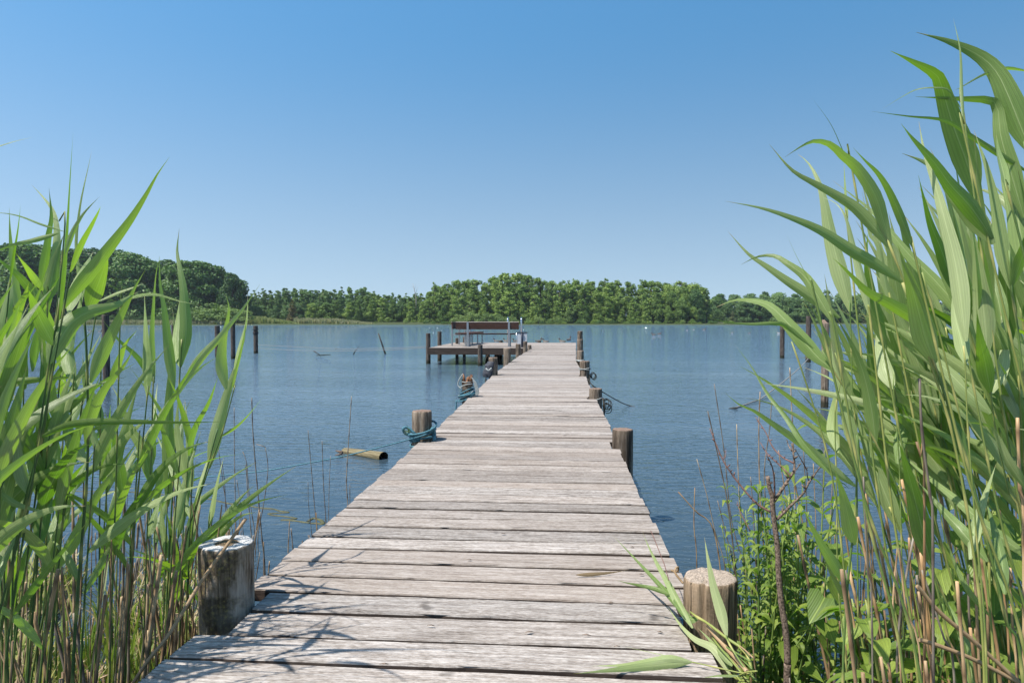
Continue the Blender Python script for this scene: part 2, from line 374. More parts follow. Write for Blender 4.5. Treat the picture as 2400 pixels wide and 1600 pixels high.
# ---------------------------------------------------------------- water
def water_mat():
    m, n, b = new_mat('lake_water')
    co = coord(n, 'Object')
    # small wind ripples, crests lying mostly across the view, longer low swell below them
    v1 = mapping(n, co, (6.5, 11.0, 1), rot=(0, 0, rad(-14)))
    a = nz(n, v1, 1.0, 3, 0.55, 0.6)
    v2 = mapping(n, co, (1.3, 4.2, 1), rot=(0, 0, rad(12)))
    c = nz(n, v2, 1.0, 3, 0.5, 0.8)
    v3 = mapping(n, co, (0.22, 0.8, 1), rot=(0, 0, rad(-6)))
    d = nz(n, v3, 1.0, 2, 0.5)
    # wind patches
    patch = ramp(n, nz(n, mapping(n, co, (0.05, 0.22, 1)), 1.0, 3), [(0.35, (0.35, 0.35, 0.35)), (0.65, (1, 1, 1))])
    h = mth(n, 'ADD', mth(n, 'MULTIPLY', mth(n, 'MULTIPLY', a, patch), 0.018), mth(n, 'ADD', mth(n, 'MULTIPLY', c, 0.010), mth(n, 'MULTIPLY', d, 0.014)))
    # the shore shelters the near water; the wind roughens it farther out
    sy = n.nodes.new('ShaderNodeSeparateXYZ'); n.links.new(co, sy.inputs[0])
    mr = n.nodes.new('ShaderNodeMapRange'); mr.inputs['From Min'].default_value = 20; mr.inputs['From Max'].default_value = 140; mr.inputs['To Min'].default_value = 1.0; mr.inputs['To Max'].default_value = 22.0
    n.links.new(sy.outputs[1], mr.inputs['Value'])
    h = mth(n, 'MULTIPLY', h, mr.outputs[0])
    n.links.new(bump(n, h, 1.0, 1.0), b.inputs['Normal'])
    # murky body near shore, painted bluer with distance in place of reflected sky
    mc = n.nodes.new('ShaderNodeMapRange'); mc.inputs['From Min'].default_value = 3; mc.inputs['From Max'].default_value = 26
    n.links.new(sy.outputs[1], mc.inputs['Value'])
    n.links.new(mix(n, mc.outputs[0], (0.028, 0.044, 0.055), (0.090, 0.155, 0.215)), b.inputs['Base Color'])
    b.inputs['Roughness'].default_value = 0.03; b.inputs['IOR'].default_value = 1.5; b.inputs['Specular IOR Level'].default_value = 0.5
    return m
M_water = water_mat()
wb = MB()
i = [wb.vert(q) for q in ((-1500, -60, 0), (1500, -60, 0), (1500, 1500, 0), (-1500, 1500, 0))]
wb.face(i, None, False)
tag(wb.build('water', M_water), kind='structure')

# ---------------------------------------------------------------- terrain: lake bed, shore we stand on, far banks
def soil_mat():
    m, n, b = new_mat('ground_soil')
    co = coord(n)
    k = nz(n, co, 2.0, 6, 0.65); f = nz(n, co, 60.0, 4, 0.6)
    kk = mth(n, 'ADD', mth(n, 'MULTIPLY', k, 0.6), mth(n, 'MULTIPLY', f, 0.4))
    c = ramp(n, kk, [(0.35, (0.03, 0.03, 0.015)), (0.5, (0.05, 0.065, 0.025)), (0.65, (0.08, 0.11, 0.035))])
    n.links.new(c, b.inputs['Base Color']); b.inputs['Roughness'].default_value = 0.95; b.inputs['Specular IOR Level'].default_value = 0.15
    n.links.new(bump(n, kk, 0.6, 0.02), b.inputs['Normal'])
    return m
M_soil = soil_mat()
def shore_y(x):                                # distance of the far shore line
    if x < -125: return 238 + 0.04 * (x + 125)
    if x < -50: return 268 + 0.25 * (x + 50)
    if x < 70: return 268
    return 268 + min(60, (x - 70) * 1.6)
def ground_h(x, y):
    near = 0.10 + 0.05 * noise.noise(Vector((x * 2, y * 2, 0)))
    # near bank: right of the jetty the bank runs out further
    edge = 2.25 + 0.25 * noise.noise(Vector((x * 1.3, 3, 0))) + (0.9 if x > 1.4 else 0.0) if x > 0.3 else 1.1
    if y < 60:
        t = (edge - y) / 0.5
        return max(-0.8, min(near, near + (t - 1) * 0.25)) if y < edge + 1.6 else -0.8
    sy = shore_y(x); t = (y - sy)
    if t < 0: return max(-1.5, t * 0.15)
    return min(0.25 + t * 0.03, 2.2) if x < -50 else min(0.2 + t * 0.012, 2.0)
gm = MB()
xs = [-1500, -900, -600, -420, -340, -280] + [-250 + 10 * k for k in range(0, 51)] + [300, 400, 600, 900, 1500]
xs = sorted(set(xs + [round(-4 + 0.2 * k, 2) for k in range(0, 51)]))
ys = [-60, -20, -5, -2] + [round(-1 + 0.2 * k, 2) for k in range(0, 31)] + [8, 20, 80, 160, 200, 225] + [230 + 3 * k for k in range(0, 34)] + [340, 360, 400, 500, 700, 1500]
idx = [[gm.vert((x, y, ground_h(x, y))) for x in xs] for y in ys]
for r in range(len(ys) - 1):
    for c in range(len(xs) - 1):
        gm.face((idx[r][c], idx[r][c + 1], idx[r + 1][c + 1], idx[r + 1][c]))
tag(gm.build('ground', M_soil), kind='structure')

# ---------------------------------------------------------------- the jetty
DZ = 0.60
LEFT = [(326, 1600), (602, 1362), (1027, 1000), (1115.6, 916), (1168, 868), (1198.5, 847), (1221, 831), (1245.7, 817)]
RIGHT = [(1690, 1570), (1592, 1337), (1500, 1163), (1428.6, 996), (1397.4, 934), (1382, 906), (1373, 881), (1359, 862), (1350, 845), (1350, 815), (1350, 804)]
LE = [(p.y, p.x) for p in (on_z(x, y, DZ) for x, y in LEFT)]
RE = [(p.y, p.x) for p in (on_z(x, y, DZ) for x, y in RIGHT)]
def interp(tab, y):
    if y <= tab[0][0]: return tab[0][1]
    for (a, b), (c, d) in zip(tab, tab[1:]):
        if y <= c: return b + (d - b) * (y - a) / (c - a)
    return tab[-1][1]
PLAT0, PLAT1 = 23.35, 29.1
XPL = -4.72
# posts: name, px centre, py top, depth, diameter, material
POSTS = [
    ('L1', 531, 1271, 2.20, 0.165, M_post_white), ('L2', 989, 962, 5.28, 0.150, M_post), ('L4', 1156, 837.5, 11.63, 0.150, M_post),
    ('L5', 1188.6, 815.5, 15.2, 0.160, M_post), ('L6', 1214.5, 806, 18.4, 0.135, M_post), ('L7', 1231, 800, 20.5, 0.125, M_post), ('L8', 1241, 808, 22.4, 0.125, M_post),
    ('R1', 1664, 1350, 2.11, 0.160, M_post_near), ('R2', 1459, 1005, 5.06, 0.152, M_post), ('R3', 1396, 910, 8.23, 0.150, M_post),
    ('R4', 1370.5, 846, 11.58, 0.168, M_post), ('R5', 1360, 821.5, 15.6, 0.168, M_post), ('R6', 1359.5, 795, 18.2, 0.165, M_post), ('R7', 1359.7, 775.6, 21.6, 0.165, M_post)]
post_xy = []
for nm, px, py, d, w_, m_ in POSTS:
    p = P(px, py, d); post_xy.append((p.x, p.y, w_ / 2, p.z, nm, m_))
pL3 = P(1094, 884, 8.33); post_xy.append((pL3.x, pL3.y, 0.07, pL3.z, 'L3', M_post))

rnd = random.Random(5)
deck = MB()
y = 2.974 - 0.151 * 20
while y < PLAT1 - 0.05:
    near = y < 4.2
    wd = 0.151 + (rnd.uniform(-0.004, 0.004) if not near else rnd.uniform(-0.002, 0.002))
    gap = rnd.choice((0.011, 0.014, 0.017, 0.022)) if near else rnd.choice((0.010, 0.014, 0.020, 0.028))
    ya, yb = y + gap / 2, y + wd - gap / 2
    ym = (ya + yb) / 2
    x0 = interp(LE, ym) + rnd.uniform(-0.008, 0.008); x1 = interp(RE, ym) + rnd.uniform(-0.008, 0.006)
    if ym > PLAT0: x0 = XPL + rnd.uniform(-0.01, 0.01)
    for px_, py_, pr, pz_, nm, _m in post_xy:
        if abs(py_ - ym) < pr + wd * 0.5 - 0.01:
            if nm[0] == 'L' and px_ + pr > x0: x0 = max(x0, px_ + pr + 0.012 + (0.03 if rnd.random() < .3 else 0))
            if nm[0] == 'R' and px_ - pr < x1: x1 = min(x1, px_ - pr - 0.012 - (0.02 if rnd.random() < .4 else 0))
    zt = DZ + rnd.uniform(-0.003, 0.003); tilt = rnd.uniform(-0.012, 0.012); tw = rnd.uniform(-0.006, 0.006)
    skew = rnd.uniform(-0.003, 0.003)
    nx = 60 if near else (24 if y < 12 else 8)
    tint = rnd.random() ** 0.8
    seed = rnd.uniform(0, 100)
    # cross-section across the plank: chamfered edges and shallow ribs
    nrib = 9 if near else (7 if y < 9 else 0)
    prof = [(0.0, -0.042), (0.0, -0.004), (0.0025, 0.0)]
    if nrib:
        for k in range(nrib):
            a = (k + 0.5) / nrib; hw = 0.16 / nrib
            prof += [(('f', a - 2 * hw), 0.0), (('f', a - hw), -1.0), (('f', a + hw), -1.0), (('f', a + 2 * hw), 0.0)]
    prof += [(('e', 0.0025), 0.0), (('e', 0.0), -0.004), (('e', 0.0), -0.042)]
    W = yb - ya
    ribd = 0.0022 * rnd.choice((0.4, 0.8, 1.0, 1.3)) if nrib else 0
    rows = []
    for ix in range(nx + 1):
        u = ix / nx; x = x0 + (x1 - x0) * u
        wob0 = 0.0028 * noise.noise(Vector((x * 9, seed, 0))) + 0.004 * max(0, noise.noise(Vector((x * 14, seed, 7))) - 0.25) * 3
        wob1 = 0.0028 * noise.noise(Vector((x * 9, seed, 3)))
        rough = 0.0014 * noise.noise(Vector((x * 3, seed, 9)))
        row = []
        for (py_, pz_) in prof:
            if isinstance(py_, tuple):
                yy = ya + W * py_[1] if py_[0] == 'f' else yb - py_[1] + wob1
            else: yy = ya + py_ + wob0
            dz = pz_
            if pz_ == -1.0: dz = -ribd * (0.6 + 0.8 * noise.noise(Vector((x * 6, yy * 90, seed))))
            v = (yy - ya) / W
            z = zt + dz + rough + (v - 0.5) * tilt * W * 6 * 0.5 + (u - 0.5) * tw
            row.append(deck.vert((x, yy + (u - 0.5) * skew * 4, z), tint))
        rows.append(row)
    npf = len(prof)
    for ix in range(nx):
        for k in range(npf - 1):
            deck.face((rows[ix][k], rows[ix][k + 1], rows[ix + 1][k + 1], rows[ix + 1][k])[::-1], None, False, 1 if k in (0, npf - 2) else 0)  # plank sides coloured dark, for grime and so the sunlit gaps look shaded
        deck.face((rows[ix][0], rows[ix + 1][0], rows[ix + 1][-1], rows[ix][-1])[::-1], None, False)
    deck.face(rows[0], None, False); deck.face(rows[-1][::-1], None, False)
    y += wd
jetty = empty('jetty', (0, 0, 0), 0, 'long weathered grey plank jetty running out to a platform in the lake', 'jetty')
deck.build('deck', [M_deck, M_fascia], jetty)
for sx_ in (0.16, -0.16):                      # stringers under the planks
    b_ = MB(); tab = LE if sx_ > 0 else RE
    yy = -0.2
    while yy < 23:
        y2 = min(23.2, yy + 2.4)
        xa = interp(tab, yy) + sx_; xb = interp(tab, y2) + sx_
        ids = [b_.vert(q) for q in ((xa - .03, yy, .42), (xa + .03, yy, .42), (xb + .03, y2, .42), (xb - .03, y2, .42), (xa - .03, yy, .553), (xa + .03, yy, .553), (xb + .03, y2, .553), (xb - .03, y2, .553))]
        for f in ((0, 3, 2, 1), (4, 5, 6, 7), (0, 1, 5, 4), (1, 2, 6, 5), (2, 3, 7, 6), (3, 0, 4, 7)): b_.face([ids[k] for k in f], None, False)
        yy = y2 + 0.001
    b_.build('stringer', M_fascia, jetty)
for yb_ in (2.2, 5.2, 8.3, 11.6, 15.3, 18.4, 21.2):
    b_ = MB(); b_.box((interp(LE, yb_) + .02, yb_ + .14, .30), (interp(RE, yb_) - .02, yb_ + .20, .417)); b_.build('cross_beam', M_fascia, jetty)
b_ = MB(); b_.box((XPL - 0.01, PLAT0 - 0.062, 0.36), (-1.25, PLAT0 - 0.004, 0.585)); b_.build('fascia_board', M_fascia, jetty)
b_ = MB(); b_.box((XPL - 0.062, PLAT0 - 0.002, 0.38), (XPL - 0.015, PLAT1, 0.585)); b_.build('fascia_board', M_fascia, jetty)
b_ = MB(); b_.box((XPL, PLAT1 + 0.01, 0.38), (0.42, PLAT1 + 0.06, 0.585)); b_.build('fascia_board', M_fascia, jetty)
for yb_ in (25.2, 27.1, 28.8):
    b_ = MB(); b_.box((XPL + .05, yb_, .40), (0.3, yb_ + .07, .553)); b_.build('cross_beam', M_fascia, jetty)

# ---------------------------------------------------------------- posts
def post_mesh(r, h, n=28, crack=None, seed=0, taper=0.0, rough=0.03, splinter=0.0):
    """upright round timber, base at z = -0.8 of its own origin (water line at 0), sawn top at h"""
    b = MB(); R = random.Random(seed)
    zs = [-0.8, -0.05, 0.0, h * 0.35, h * 0.7, h - 0.05, h - 0.012, h - 0.003, h]
    zs = sorted(set(round(z, 4) for z in zs if z <= h))
    ph = [R.uniform(0, 6.28) for _ in range(4)]
    cracks = crack if crack is not None else [(R.uniform(-2.6, -0.6), 0.008)]
    rings = []
    for z in zs:
        ring = []
        for k in range(n):
            th = 2 * math.pi * k / n
            rr = r * (1 + rough * math.sin(2 * th + ph[0]) + rough * 0.5 * math.sin(3 * th + ph[1]) + 0.012 * noise.noise(Vector((math.cos(th) * 2, math.sin(th) * 2, z * 3 + seed))))
            rr *= 1 - taper * max(0, z) / max(h, .1)
            for cth, dep in cracks:
                dd = abs((th - cth + math.pi) % (2 * math.pi) - math.pi)
                if dd < 2.2 * math.pi / n: rr -= dep * (1 - dd / (2.2 * math.pi / n)) * (0.4 + 0.6 * min(1, max(0, z) / h))
            if z > h - 0.002: rr -= 0.006
            elif z > h - 0.004: rr -= 0.0025
            zz = z
            if z >= h - 0.013: zz += 0.004 * noise.noise(Vector((math.cos(th) * 3, math.sin(th) * 3, seed))) + splinter * max(0, math.sin(th + ph[2])) 
            ring.append(b.vert((rr * math.cos(th), rr * math.sin(th), zz), 1.0 if z >= h - 0.0005 else 0.0))
        rings.append(ring)
    for a, c in zip(rings, rings[1:]):
        for k in range(n):
            b.face((a[k], a[(k + 1) % n], c[(k + 1) % n], c[k]))
    inner = rings[-1]
    for f_ in (0.75, 0.45):
        nr = []
        for k, i_ in enumerate(inner):
            v = rings[-1][k]; q = b.v[v]
            drop = sum(0.02 * f_ for cth, dep in cracks if dep > .015 and abs((2 * math.pi * k / n - cth + math.pi) % (2 * math.pi) - math.pi) < 1.4 * math.pi / n)
            nr.append(b.vert((q[0] * f_, q[1] * f_, q[2] - drop + 0.003 * noise.noise(Vector((q[0] * 40 * f_, q[1] * 40 * f_, seed + 5)))), 1.0))
        for k in range(n): b.face((inner[k], inner[(k + 1) % n], nr[(k + 1) % n], nr[k]))
        inner = nr
    b.face(inner)
    return b
LBL = {
    'L1': 'short thick post with whitened rim and mossy side near the straw stalks',
    'L2': 'brown cracked mooring post with bright blue rope tied round its foot',
    'L4': 'mooring post with dark crumpled cloth hanging on its side',
    'L5': 'plain brown mooring post next behind the cloth-hung post',
    'L6': 'greenish mooring post on the left jetty edge just before the bench end',
    'L7': 'mossy mooring post right in front of the pale box',
    'L8': 'lowest stub of mooring post at the corner where jetty meets platform',
    'R1': 'short thick post with sandy sawn top behind the bent reeds',
    'R2': 'mooring post with flat brown top on the right jetty edge, no rope on it',
    'R3': 'low dark mooring post with rings of rope hanging at its outer side',
    'R4': 'mooring post with pale cord crossed round it on the right jetty edge',
    'R5': 'mooring post with a pale rope end at its foot on the right edge',
    'R6': 'middle one of the three mooring posts overlapping at the far right of the jetty',
    'R7': 'tallest and farthest mooring post on the right edge of the jetty'}
for x, y_, r, z, nm, m_ in post_xy:
    if nm == 'L3': continue
    big = nm in ('L1', 'R1')
    cr = [(-2.05, 0.022), (-0.75, 0.006)] if nm == 'R1' else ([(-2.3, 0.010)] if nm == 'L1' else ([(-1.5, 0.016)] if nm == 'L2' else None))
    o = post_mesh(r, z, 72 if big else 36, cr, seed=hash(nm) % 50 if False else ord(nm[1]) + (7 if nm[0] == 'L' else 0)).build('mooring_post', m_, None, (x, y_, 0))
    tag(o, LBL[nm], 'post', 'mooring posts along the jetty')
# the rotten post with a split head
o = empty('mooring_post', (pL3.x, pL3.y, 0), 0, 'rotten mooring post with split orange-brown head and coils of pale teal rope', 'post', 'mooring posts along the jetty')
post_mesh(0.058, pL3.z - 0.05, 20, [(-1.6, 0.012)], 3, 0.1, 0.06).build('trunk', M_post, o, (0, 0, 0))
M_rot = plain('rotten_wood', (0.20, 0.10, 0.055), 0.95, 0, 0.6, 60, 0.15)
sp = MB(); R = random.Random(4)
for k in range(11):
    th = R.uniform(0, 6.28); rr = R.uniform(0.02, 0.075); hh = R.uniform(-0.03, 0.05); ll = R.uniform(0.05, 0.13)
    c0 = Vector((math.cos(th) * rr, math.sin(th) * rr, pL3.z + hh - ll)); c1 = c0 + Vector((math.cos(th) * .02, math.sin(th) * .02, ll))
    sp.tube([c0, c0.lerp(c1, .6), c1], [R.uniform(.014, .024), R.uniform(.012, .022), .006], 6)
sp.build('splinters', M_rot, o)

# piles of the platform and mooring piles standing in the water: px, py top, depth (or water row), diameter, label, taper
def pile(px, ptop, d, dia, label, group='piles standing in the water', mat=M_pile, ring=False, tilt=0, splinter=0.0):
    p = P(px, ptop, d)
    o = post_mesh(dia / 2, p.z, 20, None, int(px) % 37, 0.03, 0.03, splinter).build('pile', mat, None, (p.x, p.y, 0))
    o.rotation_euler = (0, tilt, 0)
    return tag(o, label, 'pile', group)
def wd(pyw): return CAM_Z * F_PX / (pyw - 752)
G1 = 'piles carrying the platform'
pile(1003.5, 780.7, wd(852.5), 0.16, 'tall pile standing just outside the front left corner of the platform', G1)
pile(1030, 776.6, wd(846.5), 0.155, 'tall pile standing behind the platform corner pile, left of the benches', G1)
pile(1125.5, 807.5, 23.1, 0.165, 'stubby pile cutting through the middle of the platform front board', G1)
pile(1071, 792, 27.5, 0.13, 'short pile poking above the deck under the angled bench, left one', G1)
pile(1088, 789, 28.9, 0.13, 'short pile poking above the deck under the angled bench, right one', G1)
pile(1174, 797.5, 29.35, 0.17, 'flat pile stub behind the platform, left of the bench post, nearest a duck', G1)
pile(1264, 799, 29.35, 0.16, 'flat pile stub behind the platform, right of the pale box', G1)
pile(1143, 822, 25.2, 0.17, 'dark pile under the platform, right of the stubby front pile', G1)
pile(1164, 822, 25.0, 0.17, 'dark pile under the platform, close to the cloth-hung post', G1)
pile(1172, 822, 26.6, 0.17, 'dark pile deep under the platform beside the jetty', G1)
G2 = 'mooring piles in the lake'
pile(599, 763, wd(828), 0.20, 'dark pile with a collar of chain, last before the open water on the left', G2)
pile(545.5, 748, wd(841), 0.185, 'taller dark pile between two shorter ones left of the open water', G2)
pile(509, 763, wd(836), 0.21, 'short dark pile close left of a taller one', G2)
pile(405.5, 761, wd(826), 0.16, 'far dark pile seen between the reed blades', G2)
pile(247, 738, wd(903), 0.165, 'nearest dark pile on the left, rising behind the dense reed leaves', G2)
pile(1834, 744.5, wd(839.5), 0.18, 'slim dark pile in open water at the edge of the tall reeds', G2)
pile(1895.5, 741, wd(849), 0.185, 'dark pile just right of the slim one, behind a reed blade', G2)
pile(1935, 757, 12.0, 0.125, 'weathered brown pile with a torn pale head behind the reeds', G2, M_post, splinter=0.06)
pile(2209.5, 737, 20, 0.19, 'dark pile glimpsed between reed leaves far to the right', G2)
pile(2064, 800, 21, 0.12, 'thin pile low between reed stems, right of the torn-headed one', G2)
# chain collar of the left pile
pc = P(599, 772, wd(828)); cb = MB()
for dz in (0, -0.14, -0.19):
    cb.tube([(pc.x + 0.115 * math.cos(a), pc.y + 0.115 * math.sin(a), pc.z + dz + 0.02 * math.sin(2 * a)) for a in [k * math.pi / 6 for k in range(13)]], 0.022, 6, False)
tag(cb.build('chain', M_black), 'rusty chain looped round the head of a dark pile', 'chain')

# ---------------------------------------------------------------- ropes
def coil(b, cx, cy, r, z0, z1, turns, rr, seed=0, wob=0.012, tiltx=0.0, tilty=0.0, n=5):
    R = random.Random(seed); pts = []; N = int(turns * 16)
    for k in range(N + 1):
        a = 2 * math.pi * k / 16; u = k / N
        q = r + rr * 0.9 + wob * (0.5 + 0.5 * math.sin(a * 0.37 + seed)) 
        x = q * math.cos(a); y = q * math.sin(a)
        z = z0 + (z1 - z0) * u + wob * math.sin(a * 1.3 + seed * 2) + x * tiltx + y * tilty
        pts.append((cx + x, cy + y, z))
    b.tube(pts, rr, n)
    return pts
def find(nm):
    for q in post_xy:
        if q[4] == nm: return q
# blue rope at L2, running away to the left over the water
x, y_, r, z, *_ = find('L2')
b = MB()
coil(b, x, y_, r, 0.60, 0.66, 3.6, 0.0085, 1, 0.012, 0.15)
coil(b, x, y_, r + .012, 0.62, 0.70, 2.3, 0.0085, 4, 0.02, 0.35, 0.1)
coil(b, x, y_, r, 0.55, 0.60, 1.8, 0.008, 6, 0.01)
b.tube(smooth_path([(x + r * .9, y_ - .02, .66), (x + r + .02, y_ - .05, .70), (x + r + .03, y_ - .03, .655), (x + r + .03, y_ - .06, .60)], 5), 0.013, 6)
b.tube(smooth_path([(x - r * .5, y_ - r, .66), (x - r - .02, y_ - r, .705), (x - r - .05, y_ - r - .02, .70), (x - r - .03, y_ - r, .655), (x, y_ - r - .02, .64)], 5), 0.011, 6)
line = [P(1000, 1017, 5.16), P(966, 1027.5, 5.16), P(870, 1053, 5.3), P(774, 1075, 5.42), P(629, 1101.5, 5.6), P(550, 1111, 5.7), P(455, 1119, 5.8), P(300, 1121, 6), P(178, 1111, 6.2), P(15, 1083, 6.4), P(-220, 1030, 6.7)]
b.tube(smooth_path(line, 8), 0.0052, 6)
tag(b.build('mooring_rope', M_teal), 'bright blue rope wound round a post and stretched left above the water', 'rope', 'ropes tied to posts')
b = MB()                                        # frayed end of it
e0 = P(958, 1011, 5.13)
for k in range(26):
    a = rnd.uniform(0, 6.28); q = Vector((math.cos(a) * .03 - .012, rnd.uniform(-.01, .01), math.sin(a) * .028))
    b.tube([e0, e0 + q * .6, e0 + q], [.0014, .001, .0006], 3, False)
tag(b.build('rope_fray', M_grass), 'frayed yellow-green rope end sticking out beside the blue rope', 'rope end')
# rotten post L3: teal and pale coils
x, y_, r = pL3.x, pL3.y, 0.058
b = MB()
coil(b, x, y_, r + .008, 0.575, 0.68, 6.5, 0.007, 2, 0.016, 0.28)
coil(b, x + .005, y_, r + .03, 0.56, 0.63, 4.2, 0.007, 5, 0.02, 0.35)
b.tube(smooth_path([(x - r - .06, y_ - .05, .56), (x - r - .07, y_ - .05, .45), (x - r - .08, y_ - .05, .3), (x - r - .10, y_ - .05, .12)], 4), 0.009, 5)
tag(b.build('mooring_rope', M_teal), 'thick bundle of teal rope round the foot of the rotten split post', 'rope', 'ropes tied to posts')
b = MB()
coil(b, x, y_, r + .004, 0.70, 0.80, 2.2, 0.006, 7, 0.015, 0.1)
coil(b, x, y_, r + .03, 0.60, 0.66, 1.6, 0.006, 9, 0.02, 0.33)
for k in range(4):
    b.tube(smooth_path([(x + .05, y_ - .04, .84), (x + .08 + .009 * k, y_ - .05, .82 - .01 * k), (x + .105 + .009 * k, y_ - .05, .74), (x + .12 + .01 * k, y_ - .05, .64), (x + .06, y_ - .05, .60)], 6), 0.0065, 5)
b.tube(smooth_path([(x - .04, y_ - .06, .88), (x - .09, y_ - .05, .80), (x - .10, y_ - .05, .74), (x - .06, y_ - .06, .70)], 6), .008, 5)
tag(b.build('mooring_rope', M_white), 'pale grey rope loops hanging on the rotten split post', 'rope', 'ropes tied to posts')
# cloth on L4
x, y_, r, z, *_ = find('L4')
b = MB()
g = []
for i in range(15):
    row = []
    for k in range(9):
        u = k / 8; v = i / 14
        th = math.pi * (0.85 + 0.75 * u); out = r + 0.012 + 0.045 * math.sin(v * 2.6) * (1 - abs(u - .35)) + 0.025 * noise.noise(Vector((u * 5, v * 6, 1)))
        row.append(b.vert((x + out * math.cos(th) - .05 * v, y_ + out * math.sin(th), z - .07 - v * .26 + .02 * noise.noise(Vector((u * 4, v * 4, 8))))))
    g.append(row)
for i in range(14):
    for k in range(8): b.face((g[i][k], g[i][k + 1], g[i + 1][k + 1], g[i + 1][k]))
o = b.build('hanging_cloth', M_tarp); md = o.modifiers.new('thick', 'SOLIDIFY'); md.thickness = 0.012
tag(o, 'dark crumpled cloth hanging over the side of a mooring post', 'cloth')
b = MB(); b.tube(smooth_path([P(1139, 863, 11.4), P(1145, 868, 11.38), P(1152, 862, 11.4)], 6), .012, 6)
tag(b.build('cord_loop', M_white), 'white cord loop over the dark cloth on a mooring post', 'cord', 'ropes tied to posts')
b = MB(); b.tube(smooth_path([(x - .12, y_ - .06, .55), (x - .13, y_ - .05, .35), (x - .14, y_ - .03, .08)], 5), .012, 6)
tag(b.build('mooring_rope', M_darkrope), 'dark rope hanging below the cloth-hung post', 'rope', 'ropes tied to posts')
# right side ropes
x, y_, r, z, *_ = find('R4')
b = MB(); coil(b, x, y_, r, 0.70, 0.73, 1.6, 0.007, 3, 0.008, 0.05); coil(b, x, y_, r, 0.63, 0.74, 1.1, 0.006, 5, 0.008, -0.25)
tag(b.build('mooring_rope', M_white), 'pale cord crossed round a mooring post on the right edge', 'rope', 'ropes tied to posts')
b = MB()
for k in range(3):
    c0 = Vector((x + r + .05 + .012 * k, y_ - .03, .60 - .01 * k)); b.tube([c0 + Vector((.04 * math.cos(a), 0, .055 * math.sin(a))) for a in [j * math.pi / 6 for j in range(13)]], .006, 5, False)
b.tube(smooth_path([(x + r, y_ - .05, .62), (x + r - .01, y_ - .08, .45), (x + r - .03, y_ - .08, .25)], 5), .012, 5)
b.tube(smooth_path([P(1378, 888, 11.4), P(1388, 902, 11.35), P(1412, 918, 11.5), P(1450, 940, 11.9), P(1471, 949, 12.2), P(1492, 953.6, 12.15)], 6), .009, 5)
b.tube(smooth_path([P(1381, 892, 11.4), P(1386, 900, 11.3), P(1391, 908, 11.2), P(1397, 914, 11.1)], 5), .008, 5)
tag(b.build('mooring_rope', M_darkrope), 'dark rope with hanging rings dropping from a right-hand post into the water', 'rope', 'ropes tied to posts')
x, y_, r, z, *_ = find('R3')
b = MB(); coil(b, x, y_, r, 0.565, 0.59, 1.3, 0.006, 3, 0.006, 0.15)
tag(b.build('mooring_rope', M_white), 'thin pale cord tied low round the darkest right-hand post', 'rope', 'ropes tied to posts')
b = MB()
for k in range(6):
    c0 = Vector((x + r + .045 + .012 * (k % 3), y_ - .05 + .01 * k, .555 - .018 * k)); rr = .035 + .008 * (k % 3)
    b.tube([c0 + Vector((rr * math.cos(a), .01 * math.sin(a * 2), rr * 1.1 * math.sin(a))) for a in [j * math.pi / 7 for j in range(15)]], .005, 5, False)
b.tube([(x + r + .01, y_ - .05, .60), (x + r + .03, y_ - .05, .50), (x + r + .02, y_ - .04, .38)], .012, 5)
tag(b.build('mooring_rope', M_darkrope), 'tangle of black rope rings hanging outside the low right-hand post', 'rope', 'ropes tied to posts')
x, y_, r, z, *_ = find('R5')
b = MB(); coil(b, x, y_, r, 0.62, 0.63, 1.0, 0.012, 3, 0.004, 0.0)
b.tube([(x - r, y_ - .08, .63), (x - r + .05, y_ - .2, .615), (x + .03, y_ - .24, .62)], .012, 5)
tag(b.build('mooring_rope', M_white), 'pale rope end lying at the foot of a right-hand post', 'rope', 'ropes tied to posts')
# float on that rope, rope from the lake up to the pile on the right
b = MB()
for q0, q1, rr in (((1468, 953, 12.2), (1492, 954, 12.15), .014), ((1469, 957, 12.1), (1484, 957.5, 12.1), .018), ((1486, 954, 12.1), (1500, 955, 12), .006)):
    b.tube([P(*q0), P(*q1)], [rr, rr * .6], 6)
tag(b.build('driftwood', M_weed), 'small dark tangle of driftwood where the right rope meets the water', 'driftwood', 'drifting twigs')
b = MB()
b.tube(smooth_path([P(1722, 955.5, 11.9), P(1762, 942, 12.6), P(1795, 926, 13.6), P(1868.6, 867, 19), P(1900, 834, 24.8)], 8), .013, 5)
tag(b.build('mooring_rope', M_greyrope), 'long pale grey rope rising from the water towards the right-hand pile', 'rope', 'ropes tied to posts')
b = MB(); b.tube([P(1708, 957, 11.85), P(1718, 956, 11.85), P(1730, 955, 11.8)], [.006, .02, .014], 6)
tag(b.build('driftwood', M_darkrope), 'dark stick at the water end of the long pale rope', 'driftwood', 'drifting twigs')
# twin lines between the left pile and the platform
for a_, lab in (([P(605, 808, 31.6), P(650, 810.5, 30.5), P(700, 813, 29), P(790, 817, 27), P(850, 817, 26), P(930, 815, 25), P(1000, 811.5, 24.3)], 'upper of the two thin lines strung between left pile and platform'),
                ([P(605, 816, 31.6), P(650, 818.5, 30.5), P(700, 821, 29), P(790, 822, 27), P(850, 821.5, 26), P(930, 819, 25), P(1000, 814.8, 24.3)], 'lower of the two thin lines strung between left pile and platform')):
    b = MB(); b.tube(smooth_path(a_, 6), .007, 4); tag(b.build('line', M_greyrope), lab, 'line', 'thin lines over the water')
